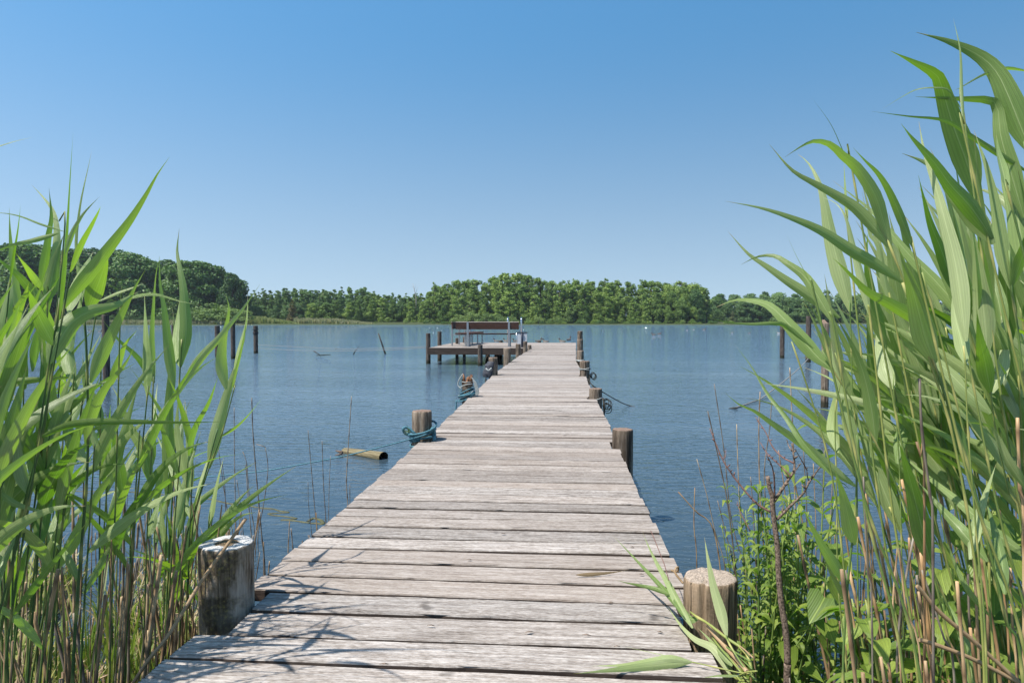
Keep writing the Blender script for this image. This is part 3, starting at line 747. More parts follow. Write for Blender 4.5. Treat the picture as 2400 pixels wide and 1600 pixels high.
# leaning stake, twigs, hollow log, floating weed line
b = MB(); b.tube([P(887, 781.5, 31.3), P(895, 805, 31.4), P(903, 829.5, 31.5), P(903.4, 834, 31.5)], [.028, .034, .045, .04], 8)
tag(b.build('leaning_stake', M_pile), 'thin dark stake leaning left out of the open water', 'stake')
b = MB(); b.tube([P(828, 830.6, 31), P(834, 820, 31), P(838, 816, 31)], [.025, .015, .01], 5); b.tube([P(838, 816, 31), P(842, 809, 31)], .006, 4)
tag(b.build('twig', M_pile), 'bent twig rising from the water left of the leaning stake', 'twig', 'drifting twigs')
b = MB(); b.tube([P(735.5, 822.5, 29), P(752, 833, 29)], [.02, .012], 5); b.tube([P(741, 832.5, 29.8), P(757, 832, 29.8), P(775, 831, 29.8)], [.012, .02, .012], 5)
b.tube([P(785, 820, 29.8), P(790, 817, 29.8)], .01, 4)
tag(b.build('driftwood', M_pile), 'low branches breaking the water surface far left of the stake', 'driftwood', 'drifting twigs')
a0, a1 = on_z(808, 1057, 0.012), on_z(899, 1073, 0.012)
o = empty('hollow_log', a0 - Vector((0, 0, .018)), math.atan2((a1 - a0).y, (a1 - a0).x), 'pale hollow log floating on the water left of the jetty', 'log')
Ll = (a1 - a0).length; b = MB(); n = 18
rg = []
for ii in range(9):
    u = ii / 8; rr = 0.048 + 0.018 * u
    rg.append([b.vert((u * Ll, rr * math.cos(k * 2 * math.pi / n) * 1.05, rr * math.sin(k * 2 * math.pi / n) * .85 * (1 + .06 * noise.noise(Vector((u * 3, k * .6, 2)))) + .018 + .012 * u), .4) for k in range(n)])
for q, s in zip(rg, rg[1:]):
    for k in range(n): b.face((q[k], q[(k + 1) % n], s[(k + 1) % n], s[k]))
b.face(rg[0][::-1])
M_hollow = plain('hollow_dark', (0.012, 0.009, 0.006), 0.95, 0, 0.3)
b.build('shell', M_log, o)
b = MB()
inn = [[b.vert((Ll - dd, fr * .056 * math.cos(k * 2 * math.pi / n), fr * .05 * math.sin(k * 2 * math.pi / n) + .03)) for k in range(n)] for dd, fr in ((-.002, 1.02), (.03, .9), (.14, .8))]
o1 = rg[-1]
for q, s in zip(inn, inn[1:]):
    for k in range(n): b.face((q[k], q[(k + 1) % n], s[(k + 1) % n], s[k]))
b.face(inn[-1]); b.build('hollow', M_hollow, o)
b = MB(); b.tube([P(803, 1061, 7.75), P(796, 1058, 7.75), P(786, 1055, 7.75)], [.02, .016, .004], 6); b.tube([P(803, 1061, 7.75), P(794, 1065, 7.7), P(785, 1066, 7.7)], [.012, .010, .004], 5)
tag(b.build('twig', M_bark), 'dark forked twig at the left end of the floating log', 'twig', 'drifting twigs')
wl = [(471, 1166), (500, 1171), (539.5, 1180), (560, 1179), (598, 1188), (639, 1192), (655, 1197), (677, 1200.5), (650, 1202), (629, 1203.6), (640, 1207), (668, 1210), (695, 1214.5), (678, 1217), (659, 1217.8), (690, 1220), (726, 1225)]
b = MB(); pp = [on_z(px, py, 0.0) for px, py in wl]; b.tube(smooth_path(pp, 5), .009, 6, sq=.6)
b.tube(smooth_path([on_z(20, 1140, 0), on_z(150, 1150, 0), on_z(300, 1152, 0), on_z(471, 1166, 0)], 8), .006, 5, sq=.6)
tag(b.build('sunken_line', M_weed), 'olive slimy line snaking on the water behind the dead stalks', 'line', 'thin lines over the water')
b = MB(); b.tube(smooth_path([on_z(722, 1221, 0), on_z(735, 1214, 0), on_z(752, 1219, 0), on_z(757, 1227, 0), on_z(742, 1226, 0), on_z(728, 1226, 0)], 5), .016, 6, sq=.4)
tag(b.build('weed_clump', M_weed), 'small olive weed clump on the water touching the jetty edge', 'water weed')

# ---------------------------------------------------------------- benches on the platform
def bench(name, length, label, loc, rz, feet, boards=3):
    """bench along local x, facing +y, back at -y; loc on the deck"""
    o = empty(name, loc, rz, label, 'bench', 'benches on the platform')
    s = MB()
    for k in range(boards): s.box((0, .04 + k * .145, .435), (length, .04 + k * .145 + .133, .475), .5 + .2 * k)
    s.build('seat', M_bench, o)
    q = MB()
    T = Matrix.Translation((0, -.055, .62)) @ Matrix.Rotation(rad(8), 4, 'X')
    for k in range(2): q.box((0, -.02, .0 + k * .128), (length, .02, .122 + k * .128), .3 + .3 * k, 0, T)
    q.build('backrest', M_bench, o)
    c = MB(); c.box((-.004, -.026, .251), (length + .004, .026, .266), .6, 0, T); c.build('top_strip', M_benchpale, o)
    for fx in feet:
        g = MB()
        g.box((fx - .035, -.12, 0), (fx + .035, -.075, .885), 0)            # rear upright carrying the back
        g.box((fx - .03, -.07, .39), (fx + .03, .46, .432), 0)
        g.box((fx - .03, .40, .012), (fx + .03, .44, .388), 0)
        g.box((fx - .035, -.072, 0), (fx + .035, .48, .011), 0)
        g.build('leg', M_steel, o)
    return o
bx0 = P(1066, 812, 24.1).x; bx1 = P(1215, 814, 23.9).x
bench('bench', bx1 - bx0, 'long bench with dark red-brown back and steel legs seen from behind', (bx0, 24.15, DZ + .004), 0, (0.43, bx1 - bx0 - .35))
pA = Vector((-4.12, 25.0, 0)); pB = Vector((-3.86, 28.2, 0)); dv = pB - pA
bench('bench', dv.length, 'second bench end-on behind the left end of the long bench', (pA.x + 0.0, pA.y, DZ + .004), math.atan2(dv.y, dv.x) , (0.1, 1.2, 2.2, dv.length - .1)).scale = (1, -1, 1)
# swim ladder at the far edge
o = empty('swim_ladder', (P(1190, 760, 29.1).x, 29.1, DZ), 0, 'steel swim ladder with two arched handrails behind the long bench', 'ladder')
for xx in (0.0, 0.575):
    b = MB()
    pts = [(xx, -.16, 0), (xx, -.16, .95)] + [(xx, -.16 + .16 - .16 * math.cos(a), .95 + .11 * math.sin(a)) for a in [k * math.pi / 8 for k in range(1, 8)]] + [(xx, .16, .95), (xx, .16, -1.0)]
    b.tube(pts, .026, 10); b.build('handrail', M_chrome, o)
for zz in (-.2, -.5, -.8):
    b = MB(); b.tube([(0.028, .16, zz), (.547, .16, zz)], .022, 8); b.build('rung', M_chrome, o)
# pale box with dark lid
pb = P(1224, 815, 23.9)
o = empty('service_box', (pb.x, 23.75, DZ), 0, 'waist-low pale box with dark lid beside the bench, behind mossy posts', 'box')
b = MB(); b.box((-.165, 0, .02), (.165, .24, .50)); b.build('body', M_boxw, o)
b = MB(); b.box((-.18, -.015, .502), (.18, .255, .53)); b.build('lid', M_black, o)
b = MB(); b.tube([(-.0, -.03, .0), (0, -.03, .25), (0, -.035, .50)], [.034, .034, .03], 10); b.tube([(-.05, -.035, .46), (.05, -.035, .46)], .022, 6); b.build('hose', M_bluedark, o)
b = MB(); b.tube([(-.2, .1, .1), (-.21, .1, .3), (-.2, .1, .5)], .015, 6); b.build('side_pipe', M_chrome, o)

# ---------------------------------------------------------------- waterfowl
def bird_mat(name, body, flank, head, breast):
    m, n, b = new_mat(name); co = coord(n); sx = n.nodes.new('ShaderNodeSeparateXYZ'); n.links.new(co, sx.inputs[0])
    hf = ramp(n, sx.outputs[2], [(0.125, (0, 0, 0)), (0.135, (1, 1, 1))])
    ff = ramp(n, sx.outputs[2], [(0.025, (1, 1, 1)), (0.055, (0, 0, 0))])
    c = mix(n, ff, body, flank)
    c = mix(n, ramp(n, sx.outputs[0], [(0.10, (0, 0, 0)), (0.13, (1, 1, 1))]), c, breast)
    c = mix(n, hf, c, head)
    c = mix(n, ramp(n, sx.outputs[0], [(0.222, (0, 0, 0)), (0.228, (1, 1, 1))]), c, (0.25, 0.16, 0.04))
    n.links.new(c, b.inputs['Base Color']); b.inputs['Roughness'].default_value = 0.7; return m
M_duck = bird_mat('duck_plumage', (0.10, 0.075, 0.055), (0.42, 0.38, 0.33), (0.05, 0.045, 0.045), (0.16, 0.12, 0.10))
M_duckw = bird_mat('duck_white', (0.30, 0.28, 0.25), (0.4, 0.4, 0.38), (0.2, 0.18, 0.16), (0.35, 0.34, 0.32))
def duck_mesh(mat):
    b = MB()
    pts = [(-.22, 0, .085), (-.17, 0, .065), (-.10, 0, .045), (0, 0, .035), (.08, 0, .045), (.125, 0, .075), (.145, 0, .115), (.155, 0, .16), (.165, 0, .195), (.195, 0, .212), (.215, 0, .205), (.235, 0, .197), (.275, 0, .190)]
    rr = [.008, .03, .062, .082, .076, .055, .036, .028, .034, .036, .026, .014, .006]
    b.tube(smooth_path(pts, 2), [v for a, c in zip(rr, rr[1:]) for v in (a, (a + c) / 2)] + [rr[-1]], 10)
    return b
dk = duck_mesh(M_duck)
DU = [(1164, 801, 1, 'duck beyond the platform edge, left of the bench post, facing left', 1.15, 180, M_duck), (1186, 801, 1, 'duck beyond the platform edge, close by the right bench post', 1.15, 150, M_duck),
      (1209, 801.5, 1, 'duck peeping out left of the pale box', 1.15, 200, M_duck), (1262, 801.5, 1, 'duck behind the pile stub right of the pale box', 1.3, 30, M_duck),
      (1279, 802, 1, 'duck with pale neck beyond the middle of the platform edge', 1.2, 160, M_duck), (1318, 802, 1, 'duck swimming beyond the platform, left of the upright one', 1.3, 160, M_duck),
      (1333, 798.5, 1, 'dark duck with upright neck near the last right-hand posts', 1.5, 60, M_duck),
      (1532.5, 785.5, 1, 'left one of two dark ducks on the open water right of the jetty', 1.3, 190, M_duck), (1545, 783.8, 1, 'right one of two dark ducks on the open water right of the jetty', 1.3, 20, M_duck),
      (1610, 774.5, 0, '', .9, 20, M_duckw), (1626, 773, 0, '', 0.8, 170, M_duckw), (1650, 773, 0, '', 1.4, 0, M_duck), (1715.7, 780.5, 0, '', 0.8, 30, M_duckw), (1756, 781, 0, '', 0.8, 10, M_duck), (1825, 781.2, 0, '', 1.0, 170, M_duckw),
      (212, 777, 0, '', 1.3, 180, M_duck), (234, 778, 0, '', 1.3, 10, M_duck)]
for px, py, own, lab, s, rz, m_ in DU:
    q = on_z(px, py, 0)
    o = dk.build('duck', m_, None, (q.x, q.y, 0)); o.scale = (s, s, s); o.rotation_euler = (0, 0, rad(rz))
    tag(o, lab or ('small pale bird afloat far out on the right-hand water' if px > 1000 and m_ is M_duckw else ('small dark bird afloat far out on the right-hand water' if px > 1000 else 'small dark bird afloat behind the left-hand reeds')), 'duck', 'waterfowl on the lake')

# ---------------------------------------------------------------- trees on the far banks
def leafy(b, centre, rad3, nleaf, size, R, hollow=0.55, flat=0.0):
    """scatter leaf clusters (bent quads) through an ellipsoid, denser towards its skin"""
    for _ in range(nleaf):
        v = Vector((R.gauss(0, 1), R.gauss(0, 1), R.gauss(0, 1)))
        if v.length < 1e-6: continue
        v.normalize(); q = v * (hollow + (1 - hollow) * R.random() ** 0.6)
        p = Vector((centre[0] + q.x * rad3[0], centre[1] + q.y * rad3[1], centre[2] + q.z * rad3[2]))
        nrm = (v + Vector((R.gauss(0, .6), R.gauss(0, .6), R.gauss(0, .6) + .25))).normalized()
        u = nrm.orthogonal().normalized(); u.rotate(Matrix.Rotation(R.uniform(0, 6.28), 3, nrm)); w_ = nrm.cross(u)
        s = size * R.uniform(.6, 1.35); t = R.random()
        k = [b.vert(p + u * s * a + w_ * s * c + nrm * s * e, t) for a, c, e in ((-.5, -.12, 0), (-.08, -.42, .1), (.5, .05, -.05), (.1, .45, .1))]
        b.face(k, None, False)
def make_tree(kind, seed):
    """unit-height crowns are built 10 m tall and scaled when placed"""
    R = random.Random(seed); b = MB(); tr = MB(); H = 10.0
    def limb(c, r0): tr.tube([(0, 0, c[2] * .6), (c[0] * .5, c[1] * .5, c[2] * .85), c], [r0, r0 * .6, r0 * .3], 5)
    if kind == 'round':
        tr.tube([(0, 0, -.5), (0.05, 0, 2.2), (0, .1, 5), (.1, 0, 7.5)], [.28, .2, .13, .05], 8)
        for k in range(54):
            a = R.uniform(0, 6.28); hz = R.uniform(.0, .97); rr = 3.1 * math.sin(math.pi * min(1, (hz * .80 + .22))) ** .5 * R.uniform(.3, .95)
            c = (math.cos(a) * rr, math.sin(a) * rr, .6 + hz * 8.5); s = R.uniform(.6, 1.45)
            if k % 4 == 0: limb(c, .1)
            leafy(b, c, (s * 1.1, s * 1.1, s * .85), int(100 * s * s) + 40, .36, R)
    elif kind == 'alder':
        tr.tube([(0, 0, -.5), (0.1, 0, 3), (-.05, .1, 6), (.05, 0, 9.2)], [.17, .12, .08, .03], 7)
        ox, oy = R.uniform(-.4, .4), R.uniform(-.4, .4); ph = R.uniform(0, 6)
        for k in range(46):
            a = R.uniform(0, 6.28); hz = R.random(); wd_ = 2.5 * (1 - hz ** 2.2) ** .6 * (.75 + .25 * math.sin(hz * 9 + ph)) + .25
            rr = wd_ * R.uniform(.2, .95)
            c = (math.cos(a) * rr + ox * hz, math.sin(a) * rr + oy * hz, .3 + hz * 9.0); s = R.uniform(.45, 1.25) * (1.1 - .5 * hz)
            if k % 4 == 0: limb(c, .07)
            leafy(b, c, (s * 1.1, s * 1.1, s * .9), int(110 * s * s) + 36, .33, R, .4)
        for k in range(5):
            a = R.uniform(0, 6.28); c = (math.cos(a) * R.uniform(.1, .9), math.sin(a) * .6, R.uniform(8.7, 9.8)); leafy(b, c, (.35, .35, .35), 26, .28, R, .3)
    elif kind == 'spire':
        tr.tube([(0, 0, -.5), (0, 0, 5), (.03, 0, 9.9)], [.15, .09, .02], 7)
        for k in range(64):
            hz = R.random() ** 1.1; a = R.uniform(0, 6.28); wd_ = 2.0 * (1 - hz) ** .62 + .06; rr = wd_ * R.uniform(.2, 1)
            c = (math.cos(a) * rr, math.sin(a) * rr, .2 + hz * 9.6); s = .2 + .75 * (1 - hz) * R.uniform(.6, 1.2)
            leafy(b, c, (s, s, s * .95), int(55 * s) + 22, .30, R, .3)
    elif kind == 'ragged':
        tr.tube([(0, 0, -.5), (0.2, 0, 4), (-.1, .1, 7), (.1, 0, 9.6)], [.16, .11, .07, .02], 7)
        for k in range(30):
            hz = .25 + .75 * R.random(); a = R.uniform(0, 6.28); rr = R.uniform(.1, 1.5 * (1.1 - hz) + .7)
            c = (math.cos(a) * rr, math.sin(a) * rr, hz * 9.6); s = R.uniform(.3, .6)
            tr.tube([(0, 0, c[2] - .5), c], [.05, .015], 4)
            leafy(b, c, (s * .8, s * .8, s * 1.0), 50, .26, R, .2)
    elif kind == 'bush':
        for k in range(6): a = k * 1.05; tr.tube([(0, 0, -.4), (math.cos(a) * 1.5, math.sin(a) * 1.5, 5)], [.15, .05], 5)
        for k in range(44):
            a = R.uniform(0, 6.28); rr = 5.5 * R.random() ** .5; c = (math.cos(a) * rr, math.sin(a) * rr, max(.8, (8.6 - .17 * rr * rr) * R.uniform(.35, 1.0)))
            leafy(b, c, (1.4, 1.4, 1.3), 100, .42, R, .45)
    return b, tr
PROTO = {}
def proto(kind, seed, mat):
    key = (kind, seed, mat.name)
    if key not in PROTO:
        b, tr = make_tree(kind, seed)
        PROTO[key] = (b.mesh('crown', mat), tr.mesh('trunk', M_trunk))
    return PROTO[key]
def put_tree(kind, seed, mat, x, y, z, H, wide, rz, name, label, cat, group):
    cm, tm = proto(kind, seed, mat)
    o = empty(name, (x, y, z), rz, label, cat, group)
    o.scale = (H / 10 * wide, H / 10 * wide, H / 10)
    for nm, me in (('crown', cm), ('trunk', tm)):
        c = bpy.data.objects.new(nm, me); COL.objects.link(c); c.parent = o
    return o
def env(tab, x):
    if x <= tab[0][0]: return tab[0][1]
    for (a, b_), (c, d) in zip(tab, tab[1:]):
        if x <= c: return b_ + (d - b_) * (x - a) / (c - a)
    return tab[-1][1]
ENV = [(-200, 555), (0, 560), (69, 558), (110, 572), (160, 575), (214, 564), (279, 572), (333, 595), (406, 598), (459, 602), (509, 612), (543, 628), (570, 655), (580, 688), (620, 678), (680, 672), (760, 674), (860, 674), (900, 686), (951, 686), (1000, 690), (1020, 668), (1048, 661), (1073, 655), (1130, 651), (1155, 643), (1193, 641), (1244, 641), (1283, 651), (1334, 650), (1372, 652), (1423, 650), (1474, 658), (1518, 655), (1553, 661), (1592, 656), (1622, 661), (1647, 668), (1666, 678), (1676, 687), (1720, 687), (1765, 682), (1819, 677), (1881, 688), (1942, 680), (2050, 688), (2500, 684)]
TR = random.Random(21)
def tree_at(px, d, kind, seeds, mat, wide, name, label, cat, group, jit=4, dz=0.0, top=None):
    p = on_z(px, 800, 0); az_ = Vector((p.x, p.y, 0)).normalized()
    # depth d along the view axis
    q = P(px, 752, d)
    z = ground_h(q.x, q.y)
    tp = (env(ENV, px) if top is None else top) + TR.uniform(-jit, jit)
    ztop = P(px, tp, d).z
    H = max(1.0, (ztop - z) * 1.01); wide = wide * TR.uniform(.88, 1.25) if H > 8 else wide
    return put_tree(kind, TR.choice(seeds), mat, q.x, q.y, max(z, 0.0) - .1, H, wide, TR.uniform(0, 6.28), name, label, cat, group)
# left alley of big dark crowns
for k, px in enumerate(range(-170, 585, 40)):
    pxx = px + TR.uniform(-8, 8)
    tree_at(min(pxx, 548), 285 + (k % 3) * 5, 'round', (1, 2, 3), M_cr_dark, 1.02 if px < 480 else .8, 'broadleaf_tree', 'big dark round-crowned tree in the tall row behind the left bank', 'tree', 'tall dark trees behind the left bank', 3)
for k, px in enumerate(range(-150, 560, 58)):
    tree_at(px, 305, 'round', (1, 2, 3), M_cr_dark, 1.0, 'broadleaf_tree', 'big dark round-crowned tree in the tall row behind the left bank', 'tree', 'tall dark trees behind the left bank', 3, top=env(ENV, px) + 14)
tree_at(560, 289, 'round', (2,), M_cr_dark, .62, 'broadleaf_tree', 'last and lowest tree of the tall dark row, where it drops to the lake', 'tree', 'tall dark trees behind the left bank', 1, top=650)
# hedge line under them
for k, px in enumerate(range(200, 520, 22)):
    tree_at(px, 272, 'bush', (11, 12), M_cr_dark, 1.3, 'hedge_shrub', 'low dark shrub in the hedge below the tall dark trees', 'shrub', 'dark hedge below the tall trees', 1, top=735)
tree_at(492, 262, 'bush', (11,), M_cr_bush, 2.2, 'rounded_bush', 'large pale green dome-shaped bush on the left bank', 'bush', None, 0, top=705)
tree_at(545, 262, 'bush', (12,), M_cr_bush, 2.1, 'rounded_bush', 'lower flat pale bush right beside the dome-shaped one', 'bush', None, 0, top=715)
# plantation, bluish spiky tops
for row, (d, dy) in enumerate(((298, 26), (304, 12), (311, 5), (320, 0))):
    px = 575 + row * 7
    while px < 1055:
        tree_at(px, d, 'spire' if TR.random() < (.92 if px < 860 else .65) else 'alder', (4, 5, 6, 14, 15), M_cr_blue if px < 860 else (M_cr_mid if TR.random() < .5 else M_cr_blue), 1.25, 'young_tree', 'slender pointed tree in the young wood left of the middle', 'tree', 'young pointed wood left of the middle', 5, top=env(ENV, px) + dy)
        px += TR.uniform(15, 23)
for px in [590 + 28 * k for k in range(18)]:    # rounder lower trees in front of it
    tree_at(px + TR.uniform(-8, 8), 294, 'alder' if px > 780 else 'round', (7, 8), M_cr_mid if px > 720 else M_cr_blue, 1.15, 'shore_tree', 'lower leafy tree in front of the young pointed wood', 'tree', 'lower trees before the young wood', 6, top=706 + (6 if px < 760 else -4))
tree_at(686, 284, 'spire', (5,), M_cr_rust, 1.35, 'rusty_tree', 'brownish lone small tree on the shore meadow', 'tree', None, 0, top=702)
tree_at(1019, 296, 'ragged', (9,), M_cr_mid, .75, 'ragged_tree', 'narrow ragged tree at the left start of the tall wood', 'tree', None, 0, top=658)
# tall middle wood (alders)
for row, (d, dy) in enumerate(((286, 52), (292, 26), (299, 10), (308, 0), (318, 2))):
    px = 1040 + row * 9
    while px < 1672:
        mt = TR.choice((M_cr_mid, M_cr_mid, M_cr_bush if row == 0 and TR.random() < .25 else M_cr_mid))
        if px > 1600: mt = M_cr_mid if TR.random() < .5 else M_cr_dark
        kd = 'alder' if px < 1560 else 'round'
        if row >= 2 and TR.random() < .18: kd = 'ragged'
        px_ = min(px, 1640) if kd == 'round' else px
        tree_at(px_, d, kd, (7, 8, 10, 13, 16, 17), mt, 1.12 if kd != 'round' else .85, 'alder_tree' if kd != 'ragged' else 'ragged_tree', 'tall leafy tree in the high wood across the middle of the lake' if kd != 'ragged' else 'thin ragged tree top showing above the high wood', 'tree', 'high wood across the lake' if kd != 'ragged' else 'ragged tops above the high wood', 14 if row < 2 else 5, top=env(ENV, px_) + dy + 2)
        px += TR.uniform(24, 34)
# far right wood, a little farther away
for row, (d, dy) in enumerate(((345, 16), (355, 6), (368, 0))):
    px = 1668 + row * 10
    while px < 2480:
        tree_at(px, d, TR.choice(('round', 'alder', 'round')), (1, 3, 7), M_cr_dark if TR.random() < .35 else M_cr_blue, 1.0, 'broadleaf_tree', 'distant tree in the lower wood behind the right-hand reeds', 'tree', 'lower wood far right', 4, top=env(ENV, px) + dy)
        px += TR.uniform(30, 42)
tree_at(1717, 338, 'spire', (6,), M_cr_pale, 1.5, 'pale_willow', 'pale greyish willow in front of the lower wood far right', 'tree', None, 0, top=728)
# pale willow scrub at the water's edge
for px, tp, wd_ in ((1075, 733, 1.2), (1105, 727, 1.3), (1140, 728, 1.3), (1172, 732, 1.2), (1200, 736, 1.1), (1238, 742, 1.1), (1262, 738, 1.1), (1290, 742, 1.2), (1310, 737, 1.0), (1368, 750, 1.3), (1392, 748, 1.2), (1420, 752, 1.3), (1488, 752, 1.4), (1512, 755, 1.4), (1540, 748, 1.2), (1600, 747, 1.1), (1622, 744, 1.1), (1660, 749, 1.2), (1680, 752, 1.3), (1700, 755, 1.3), (950, 748, 1.0), (880, 752, 1.1), (1470, 755, 1.3)):
    tree_at(px, 281 if px < 1640 else 300, 'bush', (11, 12), M_cr_bush if px < 1330 else TR.choice((M_cr_bush, M_cr_mid)), wd_, 'willow_shrub', 'pale willow shrub low at the waterline below the high wood', 'shrub', 'willow scrub along the far waterline', 1.5, top=tp)
for px in range(1000, 1720, 13):
    if px % 3: tree_at(px + TR.uniform(-4, 4), 277, 'bush', (11, 12), M_cr_mid if TR.random() < .6 else M_cr_dark, 1.6, 'shore_shrub', 'small green shrub at the foot of the high wood', 'shrub', 'low shrubs at the foot of the high wood', 2, top=751)
# bare dead tree sticking out above the young wood
q = P(975, 752, 300); o = empty('dead_tree', (q.x, q.y, .5), 0, 'bare pale dead tree sticking out above the young wood', 'tree')
b = MB(); zt = P(975, 664, 300).z - .5
b.tube([(0, 0, 0), (.1, 0, zt * .6), (-.5, 0, zt * .8), (-1.4, 0, zt)], [.3, .2, .12, .04], 6); b.tube([(-.2, 0, zt * .72), (.8, 0, zt * .93)], [.1, .03], 5); b.tube([(-.6, 0, zt * .84), (-.1, 0, zt * .98)], [.08, .02], 5)
b.tube([(-.9, 0, zt * .9), (-2.3, 0, zt * .93)], [.07, .02], 5)
b.build('trunk', plain('dead_wood', (.30, .27, .24), .9, 0, .2, 3), o)
# reed and meadow fringe on the far banks
def fringe(name, px0, px1, d0, d1, h, n, mat, label, sz=.5):
    b = MB(); R = random.Random(int(px0) + 3)
    for _ in range(n):
        px = R.uniform(px0, px1); d = R.uniform(d0, d1); q = P(px, 752, d); z = max(0.0, ground_h(q.x, q.y))
        a = R.uniform(0, 6.28); u = Vector((math.cos(a), math.sin(a), 0)) * sz; hh = h * R.uniform(.6, 1.2) * min(1, .12 + (px1 - px) / 90); t = R.random()
        k = [b.vert((q.x - u.x * .5, q.y - u.y * .5, z - .1), t), b.vert((q.x + u.x * .5, q.y + u.y * .5, z - .1), t), b.vert((q.x + u.x * .6 + .1, q.y + u.y * .3, z + hh * .8), t), b.vert((q.x - u.x * .2, q.y, z + hh), t)]
        b.face(k, None, False)
    return tag(b.build(name, mat), label, None, None, 'stuff')
M_fr = crown_mat('bank_reeds', [(0.13, 0.16, 0.07), (0.20, 0.22, 0.10), (0.30, 0.28, 0.16)])
M_fr2 = crown_mat('bank_grass', [(0.13, 0.18, 0.05), (0.20, 0.24, 0.075), (0.28, 0.29, 0.11)])
fringe('bank_grass', 180, 590, 252, 282, 1.1, 9000, M_fr, 'pale grass strip along the left bank', .8)
fringe('bank_grass', 560, 700, 268, 288, 2.0, 2600, M_fr2, 'green sedge along the bank below the young wood', .9)
fringe('bank_grass', 690, 870, 269, 285, 1.7, 3200, M_fr, 'straw-coloured reed fringe below the young wood', .8)

# ---------------------------------------------------------------- reeds
def leaf_blade(b, pts, width, R, phi=None, twist=None, fold=0.22, nseg=18, t=None, broad=0.24, wavy=0.0):
    """a reed leaf following pts (base to tip): midrib, two halves folded a little, long fine tip"""
    path = resample(smooth_path(pts, 6), nseg)
    phi = R.uniform(-.95, .95) if phi is None else phi
    twist = R.uniform(-.5, .5) if twist is None else twist
    t = R.random() if t is None else t
    prev = None; rows = []
    for i, p in enumerate(path):
        u = i / nseg
        tg = (path[min(nseg, i + 1)] - path[max(0, i - 1)]).normalized()
        view = (p - CP).normalized()
        side = tg.cross(view)
        if side.length < .15: side = prev if prev is not None else tg.orthogonal()
        side = (side - tg * side.dot(tg)).normalized()
        if prev is not None and side.dot(prev) < 0: side = -side
        if prev is not None: side = (side * .5 + prev * .5); side = (side - tg * side.dot(tg)).normalized()
        prev = side.copy()
        s = Matrix.Rotation(phi + twist * u, 3, tg) @ side
        nrm = s.cross(tg).normalized()
        if u < broad: f = .20 + .80 * math.sin(u / broad * math.pi / 2)
        else: f = (1 - ((u - broad) / (1 - broad)) ** 1.25) ** 1.25
        hw = width * .5 * max(f, .012)
        lift = hw * fold * (1 + .5 * math.sin(u * 7))
        wv = wavy * hw * math.sin(u * 19 + t * 9)
        rows.append([b.vert(p - s * hw + nrm * (lift + wv), t), b.vert(p - s * hw * .5 + nrm * lift * .35, t), b.vert(p, t), b.vert(p + s * hw * .5 + nrm * lift * .35, t), b.vert(p + s * hw + nrm * (lift - wv), t)])
    for i in range(nseg):
        for k in range(4):
            b.face((rows[i][k], rows[i][k + 1], rows[i + 1][k + 1], rows[i + 1][k]), [(k / 4, i / nseg), ((k + 1) / 4, i / nseg), ((k + 1) / 4, (i + 1) / nseg), (k / 4, (i + 1) / nseg)])
def stem_tube(b, pts, r0, r1, R, node=.16, n=7):
    path = smooth_path(pts, 5); L = 0; out = []; rr = []; tot = sum((c - a).length for a, c in zip(path, path[1:]))
    nn = max(6, int(tot / .03)); path = resample(path, nn); nxt = R.uniform(.02, node)
    for i, p in enumerate(path):
        if i: L += (p - path[i - 1]).length
        r = r0 + (r1 - r0) * i / nn
        if L > nxt:
            r *= 1.28; nxt += node * R.uniform(.85, 1.15); tt = 1.0
        out.append(p); rr.append(r)
    # tint: nodes are the swollen rings
    base = len(b.v); b.tube(out, rr, n)
    for i in range(len(out)):
        r_lin = r0 + (r1 - r0) * i / nn
        if rr[i] > r_lin * 1.1:
            for k in range(n): b.t[base + i * n + k] = 1.0
def add_reed(stem_pts, leaves, label, group, r0=.004, r1=.0022, name='reed', R=None, base=None):
    """stem_pts world points from foot to tip; leaves: list of (points, width, kwargs)"""
    R = R or rnd
    o0 = Vector(stem_pts[0]); o = empty(name, o0, 0, label, 'reed', group)
    b = MB(); stem_tube(b, [Vector(p) - o0 for p in stem_pts], r0, r1, R)
    b.build('stem', M_stemdark if o0.x < 0 else M_stem, o)
    if leaves:
        lb = MB()
        for pts, w_, kw in leaves: leaf_blade(lb, [Vector(p) for p in pts], w_, R, **kw)
        lb.v = [(a - o0.x, c - o0.y, e - o0.z) for a, c, e in lb.v]
        lb.build('leaves', M_reed, o)
    return o
def to_ground(p_hi, p_lo, x_min=None, x_max=None):
    """carry a stem on from p_lo down to the ground or lake bed"""
    d = (p_lo - p_hi); d = d.normalized() if d.length > 1e-6 else Vector((0, 0, -1))
    d = (d * .5 + Vector((0, 0, -1))).normalized()
    if p_lo.z <= 0.02: return []
    k = (p_lo.z + .05) / -d.z; q = p_lo + d * k
    if x_max is not None: q.x = min(q.x, x_max)
    if x_min is not None: q.x = max(q.x, x_min)
    return [q]
HR = random.Random(77)
